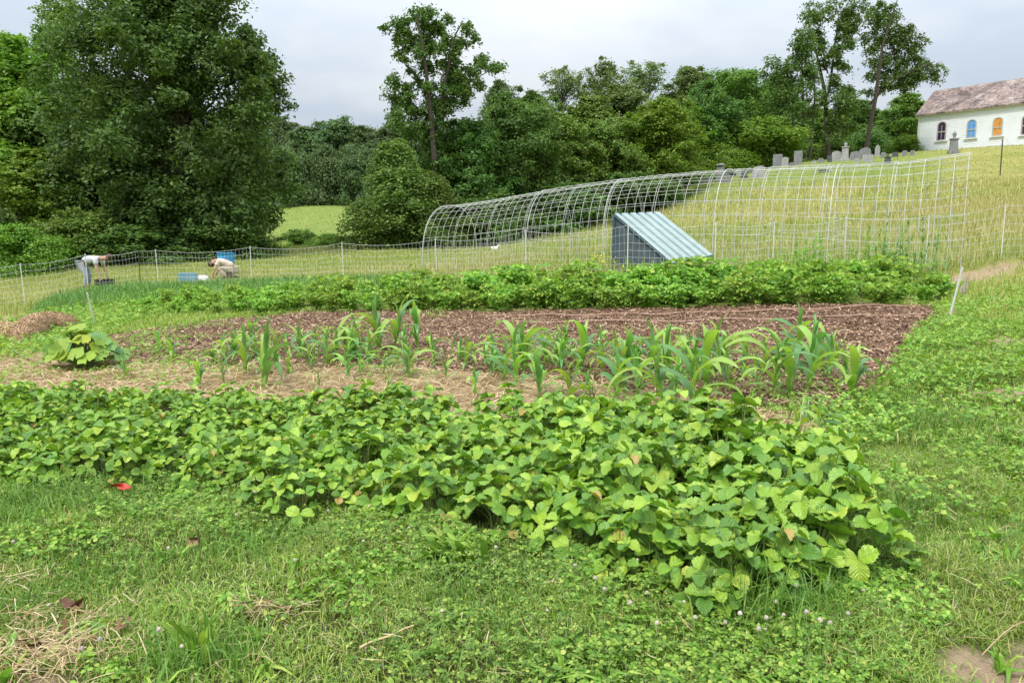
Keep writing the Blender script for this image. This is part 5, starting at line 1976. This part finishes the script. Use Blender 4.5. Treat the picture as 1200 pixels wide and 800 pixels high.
# trees with a traced skeleton (their limbs can be told apart against the sky)
def skeleton_tree(name, label, bx, Y, limbs, tufts, leafm, barkm, leaf, sub, per, seed, depth=.35, droop=.3, grow=1.0):
    rs = np.random.default_rng(seed)
    x0 = P(bx, 285, Y)[0]
    g = on_ground(x0, Y)
    k = 1 / PXM(Y)

    def w(px, py, dy=0.0):
        p = P(px, py, Y)
        return np.array([p[0] - x0, dy, p[2] - g[2]])
    tk, lv = MB(), MB()
    for pts in limbs:
        dy = 0.0
        q = []
        step = rs.normal(0, depth)
        for i, (px, py, r) in enumerate(pts):
            q.append(np.concatenate([w(px, py, dy), [r * k * .62]]))
            dy += step
        q = np.array(q)
        kk = np.linspace(0, len(q) - 1, len(q) * 3)
        qq = np.stack([np.interp(kk, np.arange(len(q)), q[:, j]) for j in range(4)], 1)
        tube(tk, qq[:, :3], qq[:, 3], 7, cap=False)
    lobes = []
    tufts = list(tufts)
    for pts in limbs:
        for i in range(len(pts) - 1):
            for _ in range(3):
                f = rs.uniform()
                if pts[i][2] < 2.6:
                    tufts.append((pts[i][0] * (1 - f) + pts[i + 1][0] * f + rs.normal(0, 6), pts[i][1] * (1 - f) + pts[i + 1][1] * f + rs.normal(0, 6), rs.uniform(3, 6.5)))
    for px, py, r in tufts:
        c = w(px, py, rs.normal(0, depth * 2.2))
        lobes.append((*c, r * k * grow))
        # a short twig reaches into each tuft
        limb(tk, c + np.array([rs.normal(0, .2), rs.normal(0, .2), -r * k * 1.2]), c, .04, .012, rs, n=4, sides=4)
    crown_leaves(lv, lobes, leaf, sub, per, rs, .85, droop)
    root = thing(name, label, 'tree', g - np.array([0, 0, .1]))
    obj('trunk', tk.mesh(name + '_trunk', M[barkm], True), root)
    obj('crown', lv.mesh(name + '_crown', M[leafm]), root)


skeleton_tree('ivy_clad_tree', 'tall thin ivy clad tree with tufted forked top beside the olive tree', 512, 45,
              [[(513, 292, 7), (512, 220, 6), (509, 170, 5), (506, 130, 4), (503, 95, 3.5), (499, 60, 2.5), (492, 25, 1.2)],
               [(511, 150, 4), (520, 110, 3.2), (528, 75, 2.5), (535, 48, 1.5), (545, 34, .8)],
               [(508, 110, 2), (495, 95, 1.8), (475, 75, 1.2), (462, 45, .8)], [(505, 140, 2), (490, 125, 1.6), (472, 110, 1.1), (460, 95, .6)],
               [(520, 112, 2), (540, 98, 1.6), (560, 85, 1.1), (578, 72, .6)], [(500, 60, 1.8), (482, 45, 1.2), (466, 32, .7)], [(499, 55, 1.4), (508, 35, 1), (515, 15, .6)],
               [(512, 160, 2), (495, 150, 1.4), (470, 135, .7)], [(520, 118, 1.6), (538, 110, 1.2), (552, 104, .6)]],
              [(492, 18, 14), (478, 22, 10), (506, 16, 9), (464, 32, 10), (470, 48, 8), (484, 40, 11), (500, 34, 13), (515, 30, 10), (500, 52, 11), (494, 66, 10), (500, 82, 11), (502, 98, 11), (504, 114, 12), (506, 130, 12),
               (508, 146, 13), (510, 162, 12), (511, 178, 12), (524, 50, 10), (536, 42, 10), (548, 36, 9), (556, 42, 6), (530, 62, 11), (527, 78, 11), (525, 94, 12), (522, 110, 12), (518, 126, 12), (540, 96, 10), (554, 84, 9), (566, 74, 9), (578, 70, 8), (586, 76, 6),
               (560, 92, 8), (546, 104, 9), (478, 100, 9), (464, 96, 10), (456, 108, 9), (468, 116, 11), (480, 124, 12), (490, 136, 11), (462, 132, 11), (474, 142, 12), (484, 154, 13), (496, 160, 12), (532, 122, 9), (545, 76, 5), (512, 70, 5), (455, 40, 5), (466, 145, 9), (512, 190, 12), (514, 205, 13), (512, 220, 14), (506, 150, 10), (516, 140, 9), (498, 74, 9), (520, 124, 9), (529, 86, 9), (532, 70, 9), (496, 44, 10)],
              't_deep', 'bark', .19, 24, 32, 5, grow=.86)
skeleton_tree('sparse_tall_tree', 'tall sparse double topped tree with bare lower trunk on the ridge, nearest the churchyard bush', 972, 78,
              [[(972, 190, 4.5), (970, 150, 4), (971, 110, 3.4), (967, 80, 2.6), (962, 50, 1.8), (956, 20, .9)], [(971, 108, 2.6), (978, 80, 2.2), (984, 55, 1.8), (990, 30, 1.2), (996, 5, .7)],
               [(970, 85, 1.5), (960, 62, 1.1), (952, 45, .6)], [(984, 55, 1.2), (996, 38, .9), (1004, 20, .5)], [(971, 120, 1.6), (985, 108, 1.1), (996, 100, .6)]],
              [(955, 8, 12), (948, 20, 9), (962, 20, 9), (958, 36, 9), (964, 48, 6), (984, 2, 12), (996, 2, 12), (1004, 12, 10), (990, 20, 9), (996, 32, 9), (988, 44, 8), (984, 60, 7), (980, 76, 7), (1002, 30, 6), (974, 94, 8), (986, 102, 10), (996, 108, 10), (978, 114, 11), (990, 120, 10),
               (966, 112, 8), (998, 126, 8), (985, 132, 10), (975, 134, 8), (968, 66, 5), (983, 150, 12), (972, 160, 11), (996, 152, 9)],
              't_deep', 'bark', .26, 16, 25, 6, grow=1.1)
skeleton_tree('sparse_tall_tree', 'slender many trunked tree with open crown, second from the right on the ridge', 942, 74,
              [[(944, 192, 3.2), (943, 150, 2.8), (941, 110, 2.2), (940, 75, 1.4), (938, 45, .7)], [(938, 192, 2.8), (932, 150, 2.2), (922, 115, 1.6), (912, 85, .8)], [(948, 192, 2.6), (952, 150, 2.2), (954, 110, 1.6), (952, 75, .8)],
               [(934, 192, 2.2), (926, 160, 1.6), (915, 130, 1), (904, 115, .6)]],
              [(938, 42, 10), (930, 52, 9), (946, 50, 10), (940, 64, 11), (928, 70, 8), (950, 68, 10), (936, 82, 11), (922, 80, 8), (948, 88, 10), (910, 80, 10), (902, 74, 8), (914, 94, 10), (902, 96, 9), (924, 104, 10), (938, 104, 9), (950, 106, 10), (908, 112, 9), (920, 124, 9), (956, 90, 7), (932, 128, 8),
               (912, 134, 9), (952, 126, 8), (896, 88, 7), (926, 92, 7)],
              't_deep', 'bark', .25, 16, 24, 7, grow=1.1)
skeleton_tree('sparse_tall_tree', 'tall tree with a long limb reaching right towards the church', 1016, 82,
              [[(1014, 182, 4.6), (1016, 150, 4), (1019, 120, 3.6), (1020, 90, 2.8), (1021, 60, 2), (1028, 30, 1.2), (1032, 8, .6)], [(1019, 122, 2.8), (1032, 105, 2.2), (1048, 92, 1.7), (1066, 84, 1.2), (1084, 76, .6)],
               [(1020, 95, 1.8), (1034, 75, 1.4), (1050, 55, 1), (1062, 42, .5)], [(1048, 92, 1.1), (1062, 92, .8), (1078, 96, .4)]],
              [(1030, 12, 11), (1020, 20, 10), (1042, 18, 10), (1032, 30, 12), (1022, 40, 11), (1046, 34, 11), (1058, 40, 10), (1066, 36, 8), (1036, 48, 11), (1050, 52, 10), (1024, 58, 9), (1020, 74, 8), (1018, 90, 7), (1036, 70, 9), (1064, 54, 10), (1076, 50, 9), (1084, 56, 8), (1056, 68, 10), (1070, 72, 10), (1084, 74, 9), (1092, 84, 8),
               (1078, 88, 9), (1064, 86, 9), (1050, 86, 8), (1088, 96, 6), (1036, 96, 6), (1016, 108, 6), (1070, 98, 6), (1044, 22, 8), (1015, 130, 5)],
              't_deep', 'bark', .27, 16, 25, 8, grow=1.1)

# ------------------------------------------------------------------ people
def skin_mesh(name, joints, edges, mats, sub=2):
    """one continuous surface grown over a skeleton (joint: x, y, z, radius)"""
    me = bpy.data.meshes.new(name)
    me.from_pydata([j[:3] for j in joints], edges, [])
    o = bpy.data.objects.new(name, me)
    COL.objects.link(o)
    md = o.modifiers.new('skin', 'SKIN')
    md.use_smooth_shade = True
    for i, v in enumerate(me.skin_vertices[0].data):
        v.radius = (joints[i][3], joints[i][3])
        v.use_root = i == 0
    sb = o.modifiers.new('sub', 'SUBSURF')
    sb.levels = sb.render_levels = sub
    dg = bpy.context.evaluated_depsgraph_get()
    out = bpy.data.meshes.new_from_object(o.evaluated_get(dg))
    out.name = name
    bpy.data.objects.remove(o)
    out.materials.clear()
    for m in mats:
        out.materials.append(m)
    return out


M['skin'] = plain('skin', (.52, .30, .21), .55, amp=.08)
M['shirt_white'] = plain('pale_grey_shirt', (.50, .52, .57), .85, nscale=8, amp=.08)
M['trousers_grey'] = plain('grey_trousers', (.30, .33, .38), .85, nscale=8, amp=.12)
M['shirt_tan'] = plain('tan_shirt', (.64, .55, .44), .85, nscale=8, amp=.08)
M['trousers_tan'] = plain('tan_trousers', (.42, .36, .28), .85, nscale=8, amp=.12)
M['hair'] = plain('brown_hair', (.06, .035, .022), .7, nscale=40, amp=.3)
M['shoe'] = plain('dark_shoe', (.05, .045, .04), .7)


def add_mesh(mb, me, m=0):
    n = len(me.vertices)
    co = np.empty(n * 3, np.float32)
    me.vertices.foreach_get('co', co)
    for k in (3, 4):
        f = [list(p.vertices) for p in me.polygons if len(p.vertices) == k]
        if f:
            mb.add(co.reshape(-1, 3), f, m)
            # vertices are repeated for the second face size only


def person(label, loc, rz, J, shirt, trousers, seed):
    """J: joints facing local +x; y is the body's left"""
    root = thing('person', label, 'person', loc, rz)
    body, E, idx = [], [], {}

    def add(name, p, r, par=None):
        idx[name] = len(body)
        body.append((*p, r))
        if par:
            E.append((idx[par], idx[name]))
    add('pelvis', J['pelvis'], .125)
    add('waist', J['waist'], .115, 'pelvis')
    add('chest', J['chest'], .135, 'waist')
    add('neck', J['neck'], .058, 'chest')
    add('headb', J['headb'], .075, 'neck')
    add('head', J['head'], .098, 'headb')
    for s, sg in (('l', 1), ('r', -1)):
        add('sh' + s, J['sh' + s], .062, 'chest')
        add('el' + s, J['el' + s], .043, 'sh' + s)
        add('wr' + s, J['wr' + s], .030, 'el' + s)
        hd = np.array(J['wr' + s]) + nrm(np.array(J['wr' + s]) - np.array(J['el' + s])) * .085
        add('ha' + s, hd, .036, 'wr' + s)
        add('hip' + s, J['hip' + s], .098, 'pelvis')
        add('kn' + s, J['kn' + s], .062, 'hip' + s)
        add('an' + s, J['an' + s], .042, 'kn' + s)
        add('to' + s, J['to' + s], .038, 'an' + s)
    me = skin_mesh('body', body, E, [M['skin']])
    mb = MB()
    add_mesh(mb, me)
    # fingers, nose, ears
    for s, sg in (('l', 1), ('r', -1)):
        w, h = np.array(J['wr' + s]), np.array(body[idx['ha' + s]][:3])
        d = nrm(h - w)
        side = nrm(np.cross(d, [0, 1, 0])) if abs(d[1]) < .9 else np.array([1.0, 0, 0])
        oth = np.cross(d, side)
        for q in range(4):
            b = h + side * (q - 1.5) * .020
            L_ = (.065, .075, .07, .055)[q]
            tube(mb, np.array([b, b + d * L_ * .5 - oth * sg * .008, b + d * L_ * .9 - oth * sg * .028]), [.0095, .0085, .007], 6)
        b = w * .5 + h * .5 + side * .032
        tube(mb, np.array([b, b + side * .022 + d * .03, b + side * .026 + d * .055 - oth * sg * .012]), [.011, .010, .008], 6)
    hd, hb = np.array(J['head']), np.array(J['headb'])
    up = nrm(hd - hb)
    fwd = nrm(np.array(J['face']))
    fwd = nrm(fwd - up * np.dot(up, fwd))
    lat = np.cross(up, fwd)
    tube(mb, np.array([hd + fwd * .085 + up * .015, hd + fwd * .118 - up * .012, hd + fwd * .095 - up * .025]), [.008, .015, .010], 6)
    for sg in (1, -1):
        ball(mb, hd + lat * sg * .098 - up * .005, (.018, .012, .030), 0, 8, 6)
    obj('body', mb.mesh('body', M['skin'], True), root)
    mb = MB()
    for sg in (1, -1):
        ball(mb, hd + fwd * .088 + lat * sg * .034 + up * .012, .011, 0, 7, 5)
    obj('eyes', mb.mesh('eyes', M['shoe']), root)
    mb = MB()
    tube(mb, np.array([hd + fwd * .094 - up * .045 - lat * .024, hd + fwd * .100 - up * .047, hd + fwd * .094 - up * .045 + lat * .024]), .006, 5)
    obj('mouth', mb.mesh('mouth', plain('lips', (.42, .17, .14), .5)), root)
    mb = MB()
    bs = np.stack([fwd, lat, up])
    ball(mb, hd + up * .028 - fwd * .022, (.112, .110, .108), 0, 12, 9, basis=bs)
    obj('hair', mb.mesh('hair', M['hair'], True), root)

    def sub(names, extra):
        js, es, id2 = [], [], {}
        for nm, par, f, p in names:
            id2[nm] = len(js)
            q = body[idx[nm]] if p is None else p
            js.append((*q[:3], (body[idx[nm]][3] if p is None else q[3]) + extra * f))
            if par:
                es.append((id2[par], id2[nm]))
        return js, es

    def mid(a, b, t, r):
        A, B = np.array(body[idx[a]][:3]), np.array(body[idx[b]][:3])
        return (*(A * (1 - t) + B * t), r)
    js, es = sub([('pelvis', None, 1, mid('pelvis', 'waist', .25, .130)), ('waist', 'pelvis', 1, None), ('chest', 'waist', 1, None), ('neck', 'chest', .6, mid('chest', 'neck', .6, .075)),
                  ('shl', 'chest', 1, None), ('ell', 'shl', 1, mid('shl', 'ell', .62, .056)), ('shr', 'chest', 1, None), ('elr', 'shr', 1, mid('shr', 'elr', .62, .056))], .020)
    obj('shirt', skin_mesh('shirt', js, es, [shirt]), root)
    js, es = sub([('pelvis', None, 1, None), ('hipl', 'pelvis', 1, None), ('knl', 'hipl', 1, None), ('anl', 'knl', 1, mid('knl', 'anl', .9, .058)), ('hipr', 'pelvis', 1, None), ('knr', 'hipr', 1, None), ('anr', 'knr', 1, mid('knr', 'anr', .9, .058))], .020)
    obj('trousers', skin_mesh('trousers', js, es, [trousers]), root)
    for s in 'lr':
        mb = MB()
        a, t = np.array(J['an' + s]), np.array(J['to' + s])
        d = nrm((t - a) * [1, 1, 0])
        tube(mb, np.array([a - d * .06 - [0, 0, .05], a - d * .02 - [0, 0, .03], a * .5 + t * .5 + [0, 0, .0], t, t + d * .06]), [.045, .052, .05, .045, .03], 8)
        obj('shoe', mb.mesh('shoe', M['shoe'], True), root)
    return root


# bent double over a crate, facing right in the photo (local +x)
Yp = 21.7
g = on_ground(P(100, 285, Yp)[0], Yp)
J = dict(pelvis=(-.16, 0, .84), waist=(.03, 0, .93), chest=(.30, 0, .97), neck=(.50, 0, .97), headb=(.58, 0, .98), head=(.70, 0, .99), face=(.35, 0, -1),
         shl=(.38, .19, .93), ell=(.43, .22, .66), wrl=(.50, .20, .42), shr=(.38, -.19, .93), elr=(.42, -.22, .66), wrr=(.48, -.20, .42),
         hipl=(-.15, .10, .80), knl=(-.02, .13, .44), anl=(-.10, .13, .08), tol=(.05, .14, .04), hipr=(-.15, -.10, .80), knr=(.03, -.13, .44), anr=(-.02, -.13, .08), tor=(.13, -.14, .04))
person('person in pale grey shirt and grey trousers bending over a dark crate', g, 0.0, J, M['shirt_white'], M['trousers_grey'], 1).scale = (.92, .92, .92)


def crate(name, c, size, mat, label, cat='crate', rz=0.0, slots=True):
    w, d, h = size
    mb = MB()
    t = .02
    box(mb, (0, 0, t / 2), (w, d, t))
    nb = 4
    for j in range(nb):
        z = .03 + (h - .05) * (j + .5) / nb
        hh = (h - .05) / nb * .72
        for sy in (-1, 1):
            box(mb, (0, sy * (d / 2 - t / 2), z), (w - 2 * t - .004, t, hh))
        for sx in (-1, 1):
            box(mb, (sx * (w / 2 - t / 2), 0, z), (t, d - 2 * t - .004, hh))
    for sx in (-1, 1):
        for sy in (-1, 1):
            box(mb, (sx * (w / 2 - t / 2 + .003), sy * (d / 2 - t / 2 + .003), h / 2 + .012), (t * 1.4, t * 1.4, h - .03))
    root = tag(obj(name, mb.mesh(name, mat), loc=c), label, cat)
    root.rotation_euler = (0, 0, rz)
    mb = MB()
    for sy in (-1, 1):
        box(mb, (0, sy * d / 2, h), (w + .03, .03, .03))
    for sx in (-1, 1):
        box(mb, (sx * w / 2, 0, h), (.03, d - .032, .03))
    obj('rim', mb.mesh('crate_rim', mat), root)
    return root


crate('dark_crate', on_ground(g[0] + .48, g[1]), (.42, .30, .24), plain('black_plastic', (.025, .025, .03), .5), 'black slatted crate on the ground under the hands of the bending person', rz=.1)
M['blue_plastic'] = plain('blue_plastic', (.03, .30, .66), .45, nscale=4)
M['ltblue_plastic'] = plain('light_blue_plastic', (.20, .38, .50), .5, nscale=4)
c = P(218, 285, 23.0)
crate('blue_crate', on_ground(c[0], 23.0), (.46, .34, .28), M['ltblue_plastic'], 'light blue slatted crate on the grass between the two people', rz=.12)
# blue tub behind the crouching person
c = P(264, 285, 24.8)
gt = on_ground(c[0], 24.8)
mb = MB()
lathe(mb, [(.0, .01), (.22, .01), (.235, .05), (.27, .50), (.27, .60), (.29, .61), (.29, .63), (.255, .63), (.245, .52), (.21, .06), (0, .05)], 20)
o = tag(obj('blue_tub', mb.mesh('blue_tub', M['blue_plastic'], True), loc=gt + [0, 0, .12]), 'bright blue round tub standing behind the crouching person', 'tub')
mb = MB()
for sg in (1, -1):
    a = np.linspace(0, PI, 7)
    tube(mb, np.stack([sg * (.285 + .05 * np.sin(a)), .08 * np.cos(a), np.full(7, .56)], 1), .012, 6)
obj('handle', mb.mesh('tub_handle', M['blue_plastic'], True), o)
mb = MB()
lathe(mb, [(0, 0), (.22, 0), (.23, .02), (.23, .10), (0, .10)], 16)
tag(obj('wooden_block', mb.mesh('wooden_block', M['wood']), loc=gt + [0, 0, .01]), 'low round wooden block carrying the blue tub', 'block')
# white bowl
c = P(235, 285, 23.3)
mb = MB()
lathe(mb, [(0, .16), (.10, .16), (.17, .13), (.20, .07), (.21, .01), (.20, 0)], 18)
o = tag(obj('white_basin', mb.mesh('white_basin', M['white_plastic'], True), loc=on_ground(c[0], 23.3, .02)), 'white upturned basin on the grass left of the crouching person', 'basin')
mb = MB()
lathe(mb, [(.20, 0), (.225, .0), (.225, .018), (.205, .02)], 18)
obj('rim', mb.mesh('basin_rim', M['white_plastic'], True), o)

# crouching person, facing left
Yp = 23.4
g = on_ground(P(264, 285, Yp)[0], Yp)
J = dict(pelvis=(-.22, 0, .36), waist=(-.10, 0, .52), chest=(.14, 0, .66), neck=(.33, 0, .66), headb=(.40, 0, .62), head=(.49, 0, .53), face=(-.3, 0, -1),
         shl=(.20, .18, .62), ell=(.30, .24, .36), wrl=(.42, .16, .16), shr=(.20, -.18, .62), elr=(.32, -.23, .36), wrr=(.44, -.14, .16),
         hipl=(-.20, .10, .34), knl=(.18, .20, .40), anl=(-.05, .17, .08), tol=(.10, .18, .04), hipr=(-.20, -.10, .34), knr=(.14, -.20, .12), anr=(-.26, -.16, .09), tor=(-.30, -.16, .05))
person('person in tan shirt and tan trousers crouching low to the grass', g, PI, J, M['shirt_tan'], M['trousers_tan'], 2).scale = (.92, .92, .92)

# ------------------------------------------------------------------ white birds
def hen(px, py, s, rz, label):
    g = gp(px, py)
    joints = [(-.02, 0, .19, .095), (-.11, 0, .21, .07), (-.19, 0, .27, .03), (.07, 0, .20, .085), (.13, 0, .27, .045), (.155, 0, .33, .034), (.18, 0, .36, .032)]
    root = thing('white_hen', label, 'hen', g, rz)
    root.scale = (s, s, s)
    obj('body', skin_mesh('hen_body', joints, [(0, 1), (1, 2), (0, 3), (3, 4), (4, 5), (5, 6)], [M['white_plastic']]), root)
    mb = MB()
    tube(mb, np.array([[.205, 0, .362], [.24, 0, .352]]), [.012, .002], 6)
    obj('beak', mb.mesh('beak', plain('beak', (.6, .4, .1), .5)), root)
    mb = MB()
    for i in range(3):
        ball(mb, (.165 + .016 * i, 0, .395 + .006 * (i == 1)), (.011, .005, .018), 0, 6, 5)
    obj('comb', mb.mesh('comb', M['red_leaf'], True), root)
    for sg in (1, -1):
        mb = MB()
        tube(mb, np.array([[0, .04 * sg, .13], [.01, .045 * sg, .06], [0, .045 * sg, .004]]), .008, 5)
        for a in (-.5, 0, .5):
            tube(mb, np.array([[0, .045 * sg, .006], [.05 * math.cos(a), .045 * sg + .05 * math.sin(a), .004]]), .005, 4)
        obj('leg', mb.mesh('hen_leg', plain('hen_leg', (.55, .38, .1), .5)), root)


hen(580, 296, .95, 0.1, 'white hen in the meadow behind the left part of the tunnel')
hen(656, 268, 1.0, PI - .2, 'white hen farther up the meadow near the trees')

# ------------------------------------------------------------------ light and sky
SUN_EL, SUN_AZ = R(58), R(215)            # azimuth clockwise from +Y: behind the camera's left shoulder
sun = bpy.data.lights.new('sun', 'SUN')
sun.energy = 2.4
sun.angle = R(10)
sun.color = (1.0, .965, .90)
so = bpy.data.objects.new('sun', sun)
COL.objects.link(so)
so.rotation_euler = (PI / 2 - SUN_EL, 0, -SUN_AZ + PI)

w = bpy.data.worlds.new('World')
sc.world = w
w.use_nodes = True
nt = w.node_tree
bg = nt.nodes['Background']
sky = nt.nodes.new('ShaderNodeTexSky')
sky.sky_type = 'NISHITA'
sky.sun_disc = False
sky.sun_elevation = SUN_EL
sky.sun_rotation = SUN_AZ
tc = nt.nodes.new('ShaderNodeTexCoord')
sx = nt.nodes.new('ShaderNodeSeparateXYZ')
nt.links.new(tc.outputs['Generated'], sx.inputs[0])
zc = math_(nt, 'MAXIMUM', sx.outputs[2], 0.0)
# overcast dome: three times brighter overhead than at the horizon
lum = math_(nt, 'MULTIPLY_ADD', math_(nt, 'POWER', zc, .9), 1.85, .40)
# cloud sheet: direction projected on a plane overhead
den = math_(nt, 'ADD', zc, .18)
cv_ = nt.nodes.new('ShaderNodeCombineXYZ')
nt.links.new(math_(nt, 'DIVIDE', sx.outputs[0], den), cv_.inputs[0])
nt.links.new(math_(nt, 'DIVIDE', sx.outputs[1], den), cv_.inputs[1])
cn = noise(nt, .75, 5, .55, vec=cv_.outputs[0])
cr = ramp(nt, [(.38, (.70, .80, .92)), (.5, (.86, .925, 1.0)), (.63, (1.01, 1.035, 1.06))])
nt.links.new(cn.outputs[0], cr.inputs[0])
cs = nt.nodes.new('ShaderNodeVectorMath')
cs.operation = 'SCALE'
nt.links.new(cr.outputs[0], cs.inputs[0])
nt.links.new(math_(nt, 'MULTIPLY', lum, 10.0), cs.inputs[3])
mx = mixc(nt, .93, sky.outputs[0], cs.outputs[0])
nt.links.new(mx, bg.inputs['Color'])
bg.inputs['Strength'].default_value = .1

vs = sc.view_settings
vs.view_transform = 'Standard'
vs.look = 'None'
vs.gamma = 1
vs.exposure = 0.15
sc.cycles.max_bounces = 5
sc.cycles.diffuse_bounces = 3
sc.cycles.glossy_bounces = 2
sc.cycles.transmission_bounces = 3
sc.cycles.use_denoising = True
sc.cycles.denoiser = 'OPENIMAGEDENOISE'
sc.cycles.denoising_input_passes = 'RGB_ALBEDO_NORMAL'
